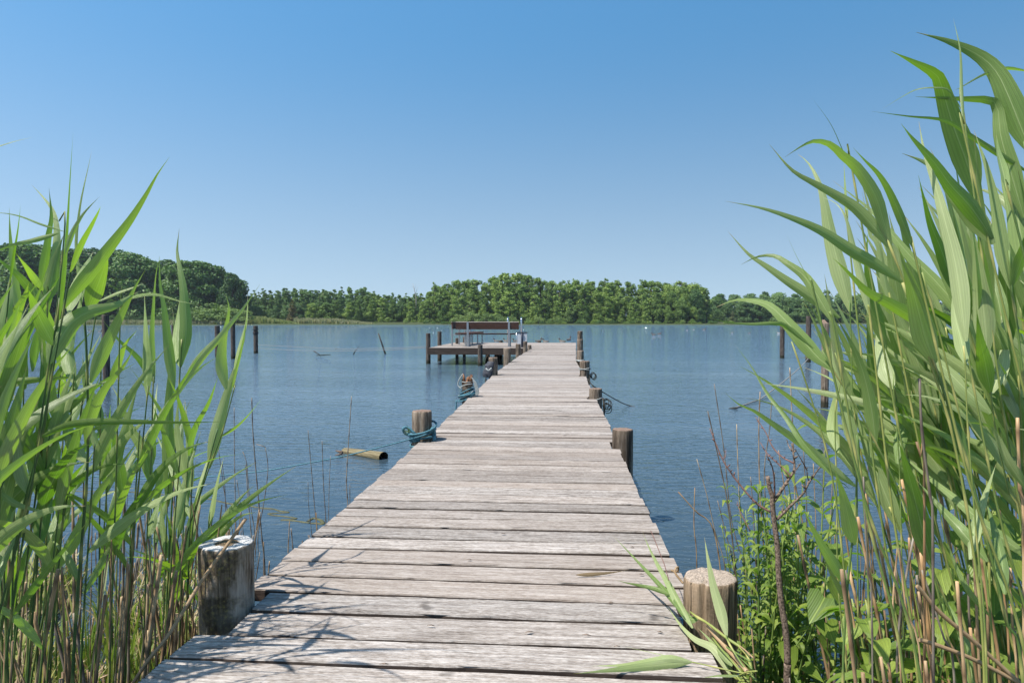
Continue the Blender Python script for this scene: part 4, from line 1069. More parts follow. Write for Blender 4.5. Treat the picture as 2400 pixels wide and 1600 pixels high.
def hero(side, ox, oy, s, stems, leaves, dfun):
    """stems and leaves drawn in the pixels of a photo crop (origin ox, oy, scale s), each at its own distance"""
    S = []
    for i, (pts, wpx) in enumerate(stems):
        pp = [(ox + x / s, oy + y / s) for x, y in pts]       # foot last
        d = dfun(pp[-1][0], i)
        S.append(dict(pp=pp, d=d, w=max(.0045, wpx / s / F_PX * d), lv=[]))
    for (w_, pts, kw) in leaves:
        pp = [(ox + x / s, oy + y / s) for x, y in pts]
        best = None; bx, by = pp[0]
        for st in S:
            for (x0, y0), (x1, y1) in zip(st['pp'], st['pp'][1:]):
                for k in range(9):
                    x = x0 + (x1 - x0) * k / 8; y = y0 + (y1 - y0) * k / 8
                    dd = math.hypot(x - bx, y - by)
                    if best is None or dd < best[0]: best = (dd, st)
        if best is None or best[0] > 26:
            # stem of its own, running down from the leaf base
            lean = (HR.uniform(.10, .30) if side == 'R' else HR.uniform(-.22, .02))
            fx = bx + lean * (1650 - by)
            d = dfun(fx, len(S) + 3)
            tip_dx = (pp[2][0] - bx) * .12 if len(pp) > 2 else 0
            st = dict(pp=[(bx + tip_dx, by - 25), (bx, by), (bx + lean * .45 * (1650 - by), by + (1650 - by) * .5), (fx, 1650)], d=d, w=.0065, lv=[])
            S.append(st); best = (0, st)
        best[1]['lv'].append((pp, w_ / s, kw))
    for st in S:
        d = st['d']; pts = [P(x, y, d) for x, y in st['pp']]
        pts = pts[::-1]
        ext = to_ground(pts[1] if len(pts) > 1 else pts[0], pts[0], *( (.50, None) if side == 'R' else (None, -1.22)))
        pts = ext + pts
        if side == 'L':
            for q in pts:
                if q.z < .66 and q.x > -1.16: q.x = -1.16
        lv = []
        for pp, wpx, kw in st['lv']:
            n_ = len(pp); dt = HR.uniform(-.16, .22); dt += d
            L3 = [P(x, y, d + (dt - d) * (i / (n_ - 1)) ** 1.3) for i, (x, y) in enumerate(pp)]
            if side == 'L':
                for q in L3:
                    if q.z < .62 and q.x > -1.16: q.x = -1.16
            k2 = dict(kw); lv.append((L3, wpx / F_PX * d * (1.0 if wpx < 30 else .92), k2))
        top = pts[-1]
        nm = 'right' if side == 'R' else 'left'
        yield pts, lv, st
# distance of a reed from where it stands in the picture, so that its foot stays clear of the deck
def dL(fx, i):
    return max(1.45, 1.27 * F_PX / max(300, 1326 - fx)) + [0.0, .12, .25, .06, .35, .18, .45, .3][i % 8]
def dR(fx, i):
    return max(1.15, .56 * F_PX / max(60, fx - 1326)) + [.05, .25, .42, .15, .55, .33, .0, .48][i % 8]
def hh(ox, oy, s0, arr, s=1.96, fy=800):       # change crop coordinates into another crop's
    return [((x / s0 + ox) * s, ((y / s0 + oy) - fy) * s) for x, y in arr]
# ---- right clump, crop origin (1600, 0), scale 1.96
DN = lambda a: [(x, y + 1568) for x, y in a]
SR = [
    (DN([(1010, -270), (1060, -130), (1155, 100), (1225, 310), (1300, 530), (1420, 1000), (1490, 1300), (1568, 1600)]), 19),
    (DN([(640, 40), (690, 130), (790, 290), (890, 470), (1000, 700), (1135, 1020), (1250, 1300), (1330, 1640)]), 13),
    (DN([(800, 430), (812, 540), (840, 850), (850, 1050), (862, 1640)]), 14),
    (DN([(800, 560), (795, 760), (775, 950), (755, 1150), (740, 1400), (735, 1640)]), 16),
    (DN([(950, 760), (1003, 880), (1060, 1130), (1125, 1640)]), 12),
    (DN([(1395, 60), (1415, 240), (1440, 420), (1500, 700), (1568, 1000)]), 12),
    (DN([(500, 0), (570, 200), (650, 460), (700, 700), (748, 1110), (800, 1640)]), 12),
    (DN([(970, 150), (968, 220), (985, 400), (1000, 700), (1010, 1200), (1020, 1640)]), 9),
    ([(940, 1100), (960, 1150), (1020, 1300), (1080, 1480), (1150, 1700), (1240, 2000), (1330, 2500), (1390, 3200)], 17),
    ([(1500, 1150), (1510, 1330), (1535, 1480), (1560, 1700), (1600, 2100), (1650, 3200)], 17),
    ([(765, 1380), (772, 1500), (780, 1800), (800, 2200)], 9),
    ([(1100, 1250), (1165, 1480), (1220, 1700), (1330, 2200), (1440, 3200)], 14),
    ([(1350, 915), (1365, 1100), (1375, 1400), (1390, 1900), (1420, 3200)], 13),
    ([(700, 1620), (728, 1730), (700, 1900), (706, 2200), (715, 2700), (760, 3200)], 9),
    (DN([(1290, 20), (1298, 100), (1310, 400), (1350, 900), (1400, 1640)]), 11),
    ([(1568, 650), (1600, 900), (1620, 1300), (1660, 2200), (1690, 3200)], 16),
]
LR = [
    (62, [(1015, 1300), (900, 1220), (780, 1150), (640, 1060), (500, 1000), (360, 955), (195, 924)], {'phi': .2}, 'reed whose long pale leaf reaches farthest left across the sky'),
    (118, [(1600, 700), (1500, 450), (1440, 330), (1360, 255), (1220, 190), (1072, 149)], {'phi': .1}, 'tallest reed at the right edge, its broad top leaf bent left'),
    (120, [(1350, 915), (1310, 760), (1240, 570), (1195, 420), (1165, 345), (1060, 285), (955, 235)], {'phi': -.1, 'twist': .1}, 'tall reed with a very broad upright leaf against the top of the sky'),
    (22, [(1295, 620), (1283, 400), (1275, 230), (1243, 85)], {}, None),
    (85, [(1425, 1100), (1330, 960), (1230, 850), (1150, 740), (1060, 640), (1003, 568)], {'phi': .3}, None),
    (16, [(1600, 330), (1480, 315), (1380, 345), (1290, 395), (1240, 420)], {}, None),
    (26, [(1600, 800), (1440, 700), (1330, 630), (1210, 555), (1040, 535), (868, 512)], {}, None),
    (85, [(1568, 1000), (1510, 800), (1460, 620), (1445, 490), (1400, 460), (1280, 455), (1070, 445)], {}, None),
    (12, [(1290, 520), (1230, 420), (1175, 403), (1080, 410), (1000, 450), (912, 505)], {}, None),
    (55, [(960, 1150), (900, 1070), (800, 960), (700, 895), (600, 840), (500, 780), (397, 662)], {'phi': -.2}, 'reed with two leaves rising left, one arched at its tip'),
    (58, [(960, 1140), (920, 1010), (880, 890), (800, 770), (740, 720), (680, 665), (610, 648), (550, 670), (470, 722)], {'phi': .2}, None),
    (40, [(1060, 1140), (1000, 990), (950, 880), (900, 800), (840, 740), (782, 678)], {}, None),
    (88, [(772, 1430), (725, 1250), (680, 1080), (645, 900), (610, 800), (570, 740), (528, 708)], {'phi': .3}, 'reed with a wide straight leaf at the left rim of the right clump'),
    (14, [(758, 1050), (748, 900), (740, 728)], {}, None),
    (50, [(720, 1460), (600, 1370), (480, 1290), (380, 1220), (300, 1165), (208, 1063)], {'phi': -.2}, None),
    (52, [(690, 1480), (620, 1360), (560, 1270), (480, 1210), (420, 1175), (340, 1180), (268, 1216)], {}, None),
    (80, [(690, 1697), (620, 1640), (540, 1550), (470, 1470), (400, 1405), (330, 1382), (240, 1378), (153, 1411)], {'phi': .1}, 'reed with a broad leaf drooping left just over the lake horizon'),
    (22, [(600, 1600), (480, 1500), (420, 1485), (300, 1488), (200, 1478), (112, 1457)], {}, None),
    (80, [(1360, 1568), (1280, 1430), (1160, 1290), (1040, 1170), (940, 1050), (860, 960), (690, 830)], {'phi': .4}, None),
    (66, [(1170, 1530), (1060, 1460), (960, 1400), (850, 1340), (760, 1250), (690, 1185)], {'phi': -.4}, None),
    (112, [(1160, 1668), (1115, 1550), (1075, 1400), (1040, 1280), (990, 1130)], {'phi': .1}, None),
    (95, [(1430, 1120), (1340, 1000), (1240, 880), (1180, 790), (1100, 740), (1008, 705)], {'phi': .2}, None),
    (68, [(1510, 1330), (1470, 1150), (1440, 950), (1400, 780), (1370, 690), (1338, 598)], {'phi': .2}, None),
    (62, [(1512, 1320), (1560, 1180), (1600, 1050), (1650, 900)], {}, None),
    (85, [(1300, 1568), (1280, 1400), (1250, 1200), (1200, 1000), (1160, 850), (1110, 700), (1085, 558)], {'phi': -.3}, None),
    (95, [(1400, 1620), (1385, 1450), (1365, 1300), (1345, 1150), (1300, 1000)], {'phi': .2}, None),
    (64, [(1260, 1360), (1200, 1180), (1140, 1030), (1110, 920), (1083, 805)], {'phi': .5}, None),
    (35, [(960, 1400), (930, 1300), (900, 1130), (860, 1070), (825, 880)], {'phi': .6}, None),
    (48, [(860, 1450), (830, 1300), (790, 1150), (750, 1000), (700, 930), (612, 898)], {}, None),
    (66, [(935, 1600), (880, 1400), (850, 1250), (845, 1150), (852, 1070)], {'phi': .5}, None),
    (4, [(775, 760), (740, 700), (680, 570), (590, 445)], {}, None),
    (5, [(600, 1330), (560, 1250), (510, 1150), (470, 1055)], {}, None),
    (100, [(1568, 1250), (1540, 1000), (1490, 820), (1470, 700), (1430, 600)], {'phi': .2}, None),
    (60, [(1620, 1100), (1540, 1000), (1470, 920), (1400, 880), (1320, 860)], {}, None),
    (70, [(1480, 1560), (1450, 1380), (1410, 1250), (1400, 1120), (1420, 1000)], {'phi': -.5}, None),
    (60, [(1600, 1450), (1560, 1300), (1500, 1150), (1440, 1020), (1360, 900)], {'phi': .4}, None),
    (45, [(1500, 900), (1470, 780), (1450, 700), (1440, 620)], {}, None),
]
LR += [(w_, DN(p), k, l) for w_, p, k, l in [
    (64, [(888, 465), (865, 300), (825, 130), (770, 0), (700, -120)], {'phi': .2}, None),
    (64, [(810, 540), (770, 400), (735, 250), (700, 130), (680, 0)], {'phi': .2}, None),
    (80, [(1003, 875), (930, 700), (860, 520), (800, 350), (735, 250)], {'phi': -.1}, None),
    (98, [(1140, 1025), (1085, 800), (1035, 600), (990, 450)], {'phi': .1}, None),
    (44, [(690, 620), (560, 470), (480, 350), (390, 240), (320, 120), (238, 12)], {'phi': .8}, 'reed with a dark narrow leaf rising alone against the water'),
    (50, [(795, 665), (650, 560), (560, 480), (430, 390), (330, 320), (260, 290), (198, 238)], {'phi': -.1}, None),
    (32, [(980, 330), (900, 300), (780, 265), (650, 235), (500, 210), (352, 191)], {'phi': -.1}, None),
    (76, [(790, 935), (770, 850), (735, 700), (698, 585)], {'phi': .2}, None),
    (56, [(757, 1120), (690, 1010), (620, 900), (548, 755)], {'phi': .3}, None),
    (34, [(748, 1195), (700, 1100), (645, 985)], {'phi': -.5}, None),
    (54, [(1620, 1010), (1400, 850), (1250, 720), (1100, 600), (965, 480)], {'phi': .3}, None),
    (68, [(1400, 1010), (1280, 870), (1180, 760), (1070, 630)], {'phi': -.2}, None),
    (46, [(1590, 690), (1500, 560), (1450, 450), (1400, 385), (1265, 368)], {}, None),
    (84, [(1415, 330), (1300, 220), (1200, 120), (1100, 30), (1020, -60)], {'phi': .3}, None),
    (88, [(1530, 500), (1400, 380), (1280, 280), (1150, 190), (1000, 80), (860, -30)], {'phi': -.2}, None),
    (80, [(1415, 235), (1390, 100), (1368, 0), (1350, -150)], {'phi': .3}, None),
    (64, [(1418, 240), (1470, 100), (1475, 0), (1460, -140)], {'phi': -.2}, None),
    (80, [(966, 218), (930, 130), (905, 20), (900, -110)], {'phi': .2}, None),
    (60, [(1410, 1260), (1300, 1140), (1240, 1000), (1200, 860)], {}, None),
    (55, [(1350, 1640), (1300, 1400), (1240, 1250), (1160, 1120)], {'phi': .2}, None),
    (70, [(1300, 100), (1280, 0), (1250, -120), (1240, -260)], {'phi': .1}, None),
    (60, [(712, 510), (690, 400), (700, 280), (720, 180)], {'phi': .2}, None),
    (50, [(1300, 545), (1270, 420), (1200, 300), (1170, 200)], {'phi': .2}, None),
    (64, [(1480, 1160), (1465, 1000), (1430, 850), (1390, 720)], {'phi': .3}, None),
    (60, [(985, 560), (1010, 420), (1060, 330), (1050, 220)], {}, None),
    (70, [(1320, 1000), (1340, 850), (1390, 700), (1440, 560)], {'phi': -.6}, None),
]]
# ---- left clump, crop origin (0, 800), scale 1.96
D_ = lambda a: hh(0, 300, 2.613, a)
k_ = 1.96 / 2.613
SL = [
    ([(385, -120), (395, 0), (402, 250), (400, 600), (362, 1100), (330, 1640)], 18),
    ([(275, -170), (250, 0), (200, 400), (100, 800), (20, 1230), (-40, 1640)], 20),
    ([(190, 700), (185, 780), (165, 1000), (140, 1250), (120, 1640)], 18),
    ([(705, 160), (700, 300), (690, 640), (675, 900), (655, 1640)], 9),
    ([(550, 600), (545, 720), (530, 1300), (520, 1640)], 8),
    ([(835, -10), (820, 250), (798, 600), (768, 1150), (750, 1640)], 11),
    ([(1000, 400), (950, 585), (905, 740), (850, 930), (830, 1250), (800, 1640)], 11),
    ([(775, 600), (768, 760), (755, 1150), (740, 1640)], 9),
    ([(866, 520), (857, 650), (840, 900), (820, 1640)], 9),
    ([(465, -20), (462, 300), (458, 700), (455, 1100), (440, 1640)], 10),
    ([(300, 700), (285, 870), (262, 1100), (225, 1640)], 12),
    (D_([(365, 1040), (350, 1180), (300, 1440)]) + [(190, 350), (140, 700), (60, 1200), (20, 1640)], 14),
    (D_([(120, 1080), (125, 1185), (140, 1400)]) + [(105, 500), (80, 1000), (60, 1640)], 11),
    (D_([(945, 1450), (940, 1568)]) + [(705, 160), (695, 700), (690, 1640)], 7),
    ([(1080, 200), (1020, 420), (940, 640), (885, 850), (860, 1200), (850, 1640)], 9),
]
LL = [(w_ * k_, D_(p), k, l) for w_, p, k, l in [
    (42, [(365, 1180), (398, 900), (415, 600), (425, 400), (437, 200), (448, 28)], {'phi': .9, 'twist': .3}, 'tallest reed of the left clump, its rolled leaf pointing straight up'),
    (78, [(375, 1120), (450, 1010), (540, 900), (680, 720), (800, 560), (900, 400), (960, 290), (1037, 180)], {'phi': .1, 'twist': .1}, 'left reed with one long bright green blade slanting up to the right'),
    (135, [(300, 1440), (360, 1310), (450, 1180), (560, 1120), (700, 1090), (780, 1040), (850, 1000)], {'phi': .3, 'twist': -.5, 'fold': .35}, 'left reed with a very wide pale leaf folded over in the middle'),
    (88, [(555, 1560), (620, 1400), (700, 1230), (770, 1090), (830, 970), (890, 868)], {'phi': .1}, None),
    (95, [(290, 1060), (330, 850), (365, 720), (392, 652)], {'phi': -.1, 'twist': 0}, None),
    (55, [(250, 980), (280, 800), (300, 650), (315, 540), (300, 368)], {'phi': .5}, None),
    (46, [(285, 960), (340, 750), (345, 600), (320, 500), (260, 420), (193, 348)], {}, None),
    (22, [(500, 1100), (480, 900), (465, 700), (490, 480), (520, 330), (545, 220), (562, 135)], {}, None),
    (44, [(430, 890), (500, 720), (560, 600), (600, 520), (617, 478)], {}, None),
    (30, [(400, 780), (440, 650), (500, 540), (560, 470), (612, 420)], {}, None),
    (50, [(125, 1185), (100, 1000), (75, 800), (62, 640), (57, 488)], {'phi': .2}, None),
    (16, [(60, 960), (85, 780), (110, 620), (127, 468)], {}, None),
    (13, [(395, 635), (250, 590), (120, 540), (0, 520), (-80, 530)], {}, None),
    (30, [(362, 643), (200, 690), (100, 710), (0, 745), (-120, 790)], {}, None),
    (8, [(-100, 140), (0, 110), (100, 80), (212, 54)], {}, None),
    (56, [(290, 1080), (180, 980), (110, 900), (0, 812), (-70, 760)], {'phi': -.1}, None),
    (44, [(270, 1000), (210, 920), (160, 850), (98, 768)], {'phi': .2}, None),
    (110, [(80, 1520), (30, 1350), (80, 1180), (150, 1030), (175, 950)], {'phi': .2}, None),
    (95, [(330, 1330), (250, 1180), (200, 1060), (175, 990)], {'phi': .1}, None),
    (20, [(600, 1062), (720, 1010), (820, 975), (888, 948)], {}, None),
    (24, [(740, 1060), (850, 1025), (960, 1020), (1100, 1060), (1235, 1086)], {}, None),
    (108, [(540, 1110), (590, 980), (640, 850), (662, 775)], {'phi': .1}, None),
    (38, [(945, 1560), (933, 1300), (940, 1100), (955, 900), (977, 788)], {'phi': .4}, 'thin reed between two broad ones before the far wood'),
    (64, [(1065, 1600), (1030, 1300), (1005, 1100), (980, 950), (977, 785)], {'phi': .2}, None),
    (80, [(1105, 1462), (1140, 1250), (1125, 1000), (1100, 850), (1085, 750), (1098, 615)], {'phi': .2, 'twist': 0}, 'free-standing reed with a broad upright leaf before the far wood'),
    (55, [(1104, 1462), (1075, 1350), (1085, 1200), (1100, 1050)], {}, None),
    (52, [(1110, 1600), (1220, 1420), (1330, 1300), (1420, 1190), (1500, 1090), (1592, 957)], {'phi': .1}, 'reed with a pale leaf crossing the short lake piles on the left'),
    (70, [(1385, 1600), (1358, 1450), (1368, 1300), (1390, 1200), (1402, 1100), (1384, 1020)], {'phi': .1}, None),
    (28, [(1430, 1590), (1450, 1420), (1480, 1300), (1510, 1180), (1518, 1010)], {}, None),
    (26, [(1420, 1600), (1470, 1400), (1500, 1250), (1525, 1060)], {}, None),
    (38, [(945, 1560), (880, 1450), (820, 1380), (730, 1300), (632, 1180)], {}, None),
    (54, [(680, 1580), (740, 1400), (770, 1320), (838, 1238)], {}, None),
    (38, [(-60, 1570), (150, 1545), (300, 1535), (450, 1525), (610, 1515)], {'phi': .1}, None),
    (70, [(200, 1490), (235, 1300), (290, 1120), (345, 960)], {'phi': .8}, None),
    (100, [(150, 1600), (120, 1480), (130, 1380), (170, 1260), (190, 1180)], {'phi': .1}, None),
    (90, [(450, 1560), (420, 1400), (440, 1250), (480, 1130)], {'phi': .4}, None),
    (80, [(20, 1300), (40, 1150), (60, 1000), (70, 850)], {'phi': .3}, None),
    (90, [(420, 1130), (455, 1000), (520, 860), (570, 760)], {'phi': -.5}, None),
]]
LL += [
    (60, [(565, 703), (545, 560), (522, 430), (480, 325)], {'phi': .1}, None),
    (52, [(692, 645), (660, 500), (600, 400), (545, 260), (510, 200)], {'phi': .1}, None),
    (62, [(770, 758), (778, 600), (772, 400), (782, 200), (800, -60), (790, -160)], {'phi': .1, 'twist': 0}, None),
    (52, [(853, 655), (830, 520), (812, 400), (820, 250)], {}, None),
    (58, [(960, 582), (1000, 400), (1040, 250), (1090, 100), (1128, -20)], {'phi': .1, 'twist': 0}, None),
    (50, [(870, 960), (900, 750), (930, 620), (990, 440)], {}, None),
    (50, [(818, 1195), (835, 1050), (860, 900), (900, 740), (960, 560)], {'phi': .2}, None),
    (68, [(190, 752), (170, 600), (110, 400), (58, 225)], {'phi': .3}, None),
    (68, [(290, 872), (292, 700), (292, 560), (312, 425)], {'phi': .1}, None),
    (56, [(250, 1062), (350, 900), (450, 700), (560, 560), (655, 425)], {'phi': .1}, None),
    (38, [(170, 450), (300, 390), (450, 370), (650, 370), (850, 372), (1045, 367)], {'phi': .2}, 'left reed whose long grey-green leaf lies level across the others'),
    (38, [(-60, 550), (150, 480), (330, 430), (500, 385), (630, 368)], {'phi': .2}, None),
    (30, [(-60, 215), (150, 180), (300, 168), (455, 157)], {}, None),
    (24, [(1010, 440), (1080, 400), (1140, 340), (1203, 262)], {}, None),
    (42, [(868, 525), (900, 400), (960, 280), (1002, 162)], {}, None),
    (38, [(600, 860), (660, 760), (745, 635)], {}, None),
    (38, [(680, 905), (710, 800), (742, 695)], {}, None),
    (42, [(765, 995), (745, 850), (738, 712)], {}, None),
    (44, [(740, 1190), (700, 1060), (675, 940)], {}, None),
    (38, [(358, 1100), (300, 980), (228, 898)], {}, None),
    (18, [(560, 620), (600, 560), (690, 400), (765, 290)], {}, None),
    (50, [(395, 480), (420, 350), (480, 220), (570, 110), (620, 20)], {'phi': .3}, None),
    (60, [(190, 1100), (230, 960), (280, 840), (330, 760)], {'phi': -.5}, None),
    (70, [(130, 700), (90, 560), (80, 420), (100, 300)], {'phi': .5}, None),
    (60, [(70, 1240), (50, 1100), (70, 950), (110, 830)], {'phi': .3}, None),
    (36, [(60, 1260), (180, 1100), (290, 960), (400, 830)], {}, None),
    (60, [(462, 420), (440, 300), (390, 180), (380, 60)], {'phi': .3}, None),
    (55, [(460, 640), (520, 520), (600, 420), (700, 340)], {'phi': -.3}, None),
    (30, [(0, 690), (60, 740), (150, 770), (250, 790)], {}, None),
    (58, [(400, 560), (330, 460), (300, 330), (290, 200)], {'phi': .2}, None),
    (50, [(530, 980), (560, 860), (620, 740), (690, 660)], {'phi': .4}, None),
]
def plant_heroes(side, ox, oy, s, stems, leaves, dfun, generic, group):
    labs = {}
    lv4 = [(a, b_, c) for a, b_, c, _l in leaves]
    out = list(hero(side, ox, oy, s, stems, lv4, dfun))
    key = {}
    for a, b_, c, l in leaves:
        if l: key[(round(ox + b_[0][0] / s, 2), round(oy + b_[0][1] / s, 2))] = l
    for pts, lv, st in out:
        lab = None
        for pp, *_ in st['lv']:
            lab = lab or key.get((round(pp[0][0], 2), round(pp[0][1], 2)))
        add_reed(pts, lv, lab or generic, group, st['w'] * .5, st['w'] * .28, 'reed', HR)
GL, GR = 'green reeds left of the jetty', 'green reeds right of the jetty'
plant_heroes('R', 1600, 0, 1.96, SR, LR, dR, 'tall green reed in the dense clump right of the jetty', GR)
plant_heroes('L', 0, 800, 1.96, SL, LL, dL, 'green reed in the dense clump left of the jetty', GL)
# ---- further reeds filling the clumps
FR = random.Random(9)
def free_reed(x, y, H, wind, R, label, group, nleaf=6, lw=.036, lean=(0, 0), z0=0.0, ulo=None):
    """a whole reed standing at x, y; leaves alternate up the stem and stream with the wind vector"""
    top = Vector((x + lean[0] * H, y + lean[1] * H, z0 + H * .8))
    foot = Vector((x, y, z0 - .05)); mid = foot.lerp(top, .5) - Vector((lean[0] * H * .12, lean[1] * H * .12, 0))
    path = resample(smooth_path([foot, mid, top], 8), 20)
    lv = []
    for k in range(nleaf):
        ul = ulo or (.42 if x < 0 else .55); u = ul + (1 - ul) * (k + .5) / nleaf + R.uniform(-.03, .03); u = min(u, 1.0)
        i = u * 20; j = min(19, int(i)); p = path[j].lerp(path[j + 1], i - j)
        a = R.uniform(0, 6.28); out = Vector((math.cos(a), math.sin(a), 0)) * .6 + Vector((wind[0], wind[1], 0))
        out = out.normalized() if out.length > .05 else Vector((1, 0, 0))
        L = R.uniform(.30, .52) * (1.0 if u < .9 else .85); up = R.uniform(.9, 2.0) if u < .85 else R.uniform(2, 5)
        d0 = (out + Vector((0, 0, up))).normalized(); droop = R.uniform(.1, .55) if up < 2 else R.uniform(0, .2)
        pts = [p]
        q = p.copy(); dd = d0.copy()
        for s in range(6):
            q = q + dd * (L / 6); dd = (dd + out * droop * .35 - Vector((0, 0, droop * .30 * (s / 3)))).normalized(); pts.append(q.copy())
        if x < 0:
            for q in pts:
                if q.z < .64 and q.x > -1.14: q.x = -1.14
        lv.append((pts, lw * R.uniform(.7, 1.15), {'nseg': 10} if y > 2.4 else {'nseg': 12}))
    add_reed([foot, mid, top], lv, label, group, .0042, .0018, 'reed', R)
for _ in range(22):                            # left clump
    y = FR.uniform(1.5, 3.3); pxx = FR.uniform(-60, 400) if FR.random() < .75 else FR.uniform(400, 520)
    y = max(y, 1.32 * F_PX / (1326 - pxx)); q = P(pxx, 1600, y)
    if q.x > -1.3: continue
    free_reed(q.x, q.y, FR.uniform(1.15, 1.75) if pxx < 330 else FR.uniform(.9, 1.45), (.35, .1), FR, 'slender green reed standing farther back in the left clump', GL + ', back rows', FR.randint(3, 5), .032, (FR.uniform(-.02, .08), FR.uniform(-.05, .05)), ulo=.58)
for _ in range(15):                            # reeds just outside the left edge of the view; their shade falls on the planks
    x_, y_ = FR.uniform(-1.6, -1.26), FR.uniform(1.0, 1.7)
    if x_ / y_ > -.86: continue
    free_reed(x_, y_, FR.uniform(1.45, 1.75), (.22, .2), FR, 'green reed at the left border of the photo close to the deck', GL + ', at the border', 6, .036, (FR.uniform(-.02, .08), 0), ulo=.76)
for _ in range(62):                            # right clump
    y = FR.uniform(1.6, 3.4); pxx = 2060 + 620 * FR.random() ** .8
    q = P(pxx, 1500, y)
    if q.x < .62: continue
    H = 1.35 + .55 * min(1, (pxx - 1960) / 400) * FR.uniform(.7, 1.2)
    if y > 2.4: H *= FR.uniform(.85, 1.0)
    free_reed(q.x + .25, q.y, H + .1, (-.9, -.1), FR, 'slender green reed standing deeper in the right clump', GR + ', back rows', FR.randint(5, 7), .036, (FR.uniform(-.24, -.06), FR.uniform(-.05, .05)), .05, ulo=.68)

for _ in range(8):                            # outer rim of the right clump, blades streaming over the water
    y = FR.uniform(1.75, 2.5); pxx = FR.uniform(2080, 2260); q = P(pxx, 1500, y)
    free_reed(q.x + .18, q.y, FR.uniform(1.45, 1.85) * 1.0, (-.8, -.05), FR, 'slender green reed at the water-side rim of the right clump', GR + ', water side', 6, .030, (FR.uniform(-.20, -.08), FR.uniform(-.03, .03)), .02, ulo=.74)

# ---- dead stalks
BULK = {}
def bulk_stalk(key, mat, pts, r):
    b = BULK.setdefault((key, mat.name), (MB(), mat))[0]
    stem_tube(b, [Vector(p) for p in pts], r, r * .75, FR, .11, 4)
def stalk(pts, r, mat, label, group, name='dead_stalk', R=FR, n=6):
    o0 = Vector(pts[0]); b = MB(); stem_tube(b, [Vector(p) - o0 for p in pts], r, r * .75, R, .11, n)
    return tag(b.build(name, mat, None, o0), label, 'stalk', group)
GS = 'dead reed stalks left of the jetty'
for k in range(300):
    y = 1.6 + 3.1 * FR.random() ** 1.35; pxx = FR.uniform(-40, 560)
    y = max(y, 1.30 * F_PX / max(200, 1326 - pxx)); q = P(pxx, 1500, y); x = q.x
    if x > interp(LE, y) - .13: continue
    thick = FR.random() < (.5 if y < 2.6 else .25)
    h = FR.uniform(.45, 1.0) if y < 2.7 else FR.uniform(.15, .45)
    lean = FR.uniform(-.02, .22) if FR.random() < .8 else FR.uniform(-.4, .1)
    f = Vector((x, q.y, -.06)); t_ = f + Vector((lean * h, FR.uniform(-.08, .08) * h, h))
    if t_.z > .5 and t_.x > -1.16: t_.x = -1.16
    mt_ = M_straw if FR.random() < .8 else M_greystalk; rr_ = FR.uniform(.0045, .0075) if thick else FR.uniform(.0022, .0038)
    if q.y > 2.45: bulk_stalk('left', mt_, [f, t_], rr_); continue
    stalk([f, f.lerp(t_, .5) + Vector((FR.uniform(-.01, .01), 0, 0)), t_], rr_, mt_,
          'brittle straw-brown dead reed stalk standing in the shallow water on the left', GS, n=5)
for k in range(44):                             # stubble beyond the near white-rimmed post
    y = FR.uniform(2.7, 4.6); x = interp(LE, y) - FR.uniform(.05, .75)
    h = FR.uniform(.12, .34); f = Vector((x, y, -.05))
    stalk([f, f + Vector((FR.uniform(-.02, .02), 0, h))], FR.uniform(.0025, .0042), M_straw if FR.random() < .5 else M_greystalk, 'short broken reed stub poking from the water beyond the white-rimmed post', 'reed stubs beyond the white-rimmed post', 'reed_stub', n=5)
# tall thin dead stalks drawn one by one (photo pixels, foot first, distance from the water row of the foot)
THIN = [([(619, 1310), (612, 1240), (594, 1030), (590, 932)], 3.9, .0035), ([(553, 1240), (550, 1100), (549, 1000), (549, 955)], 4.6, .003),
        ([(598, 1255), (585, 1170), (578, 1085), (569, 1058)], 4.4, .0028), ([(592, 1290), (580, 1150), (577, 1090), (575, 1100)], 4.2, .003),
        ([(605, 1250), (618, 1180), (628, 1100), (622, 1047)], 4.5, .0028), ([(545, 1245), (530, 1180), (512, 1052)], 4.6, .0025), ([(530, 1250), (527, 1140), (520, 1080)], 4.6, .0025),
        ([(570, 1250), (563, 1180), (555, 1124)], 4.6, .0025), ([(742, 1240), (735, 1160), (722, 1008)], 4.7, .0028), ([(730, 1245), (723, 1180), (722, 1130)], 4.7, .002),
        ([(764, 1225), (758, 1130), (755, 1033)], 4.8, .0028), ([(770, 1215), (772, 1130), (775, 1068)], 4.85, .0022),
        ([(815, 1178), (812, 1120), (820, 990), (824, 928)], 5.1, .004), ([(820, 1178), (820, 1135)], 5.1, .003)]
for i, (pp, d, r) in enumerate(THIN):
    f = P(*pp[0], d); pts = [Vector((f.x, f.y, min(f.z, -.03)))] + [P(x, y, d) for x, y in pp]
    lab = 'tallest thin dead stalk rising before the floating log' if i == 12 else 'tall hair-thin dead stalk rising from the water left of the jetty'
    stalk(pts, r, M_greystalk, lab, None if i == 12 else 'thin tall stalks left of the jetty', 'thin_stalk')
b = MB(); b.tube([P(622, 1047, 4.5), P(601, 1040.5, 4.5)], [.003, .0015], 5); tag(b.build('bent_tip', M_straw), 'broken pale stalk tip bent over above the blue rope', 'stalk')
# long dead stem lying slantwise in front of the white-rimmed post
b = MB(); b.tube(smooth_path([P(308, 1606, 1.86), P(350, 1543, 1.88), P(400, 1480, 1.92), P(470, 1365, 2.0), P(530, 1280, 2.06), P(577, 1214, 2.1)], 5), [.0052] * 26, 7)
tag(b.build('dead_stalk', M_straw), 'long slanting straw stalk leaning across the white-rimmed post', 'stalk')
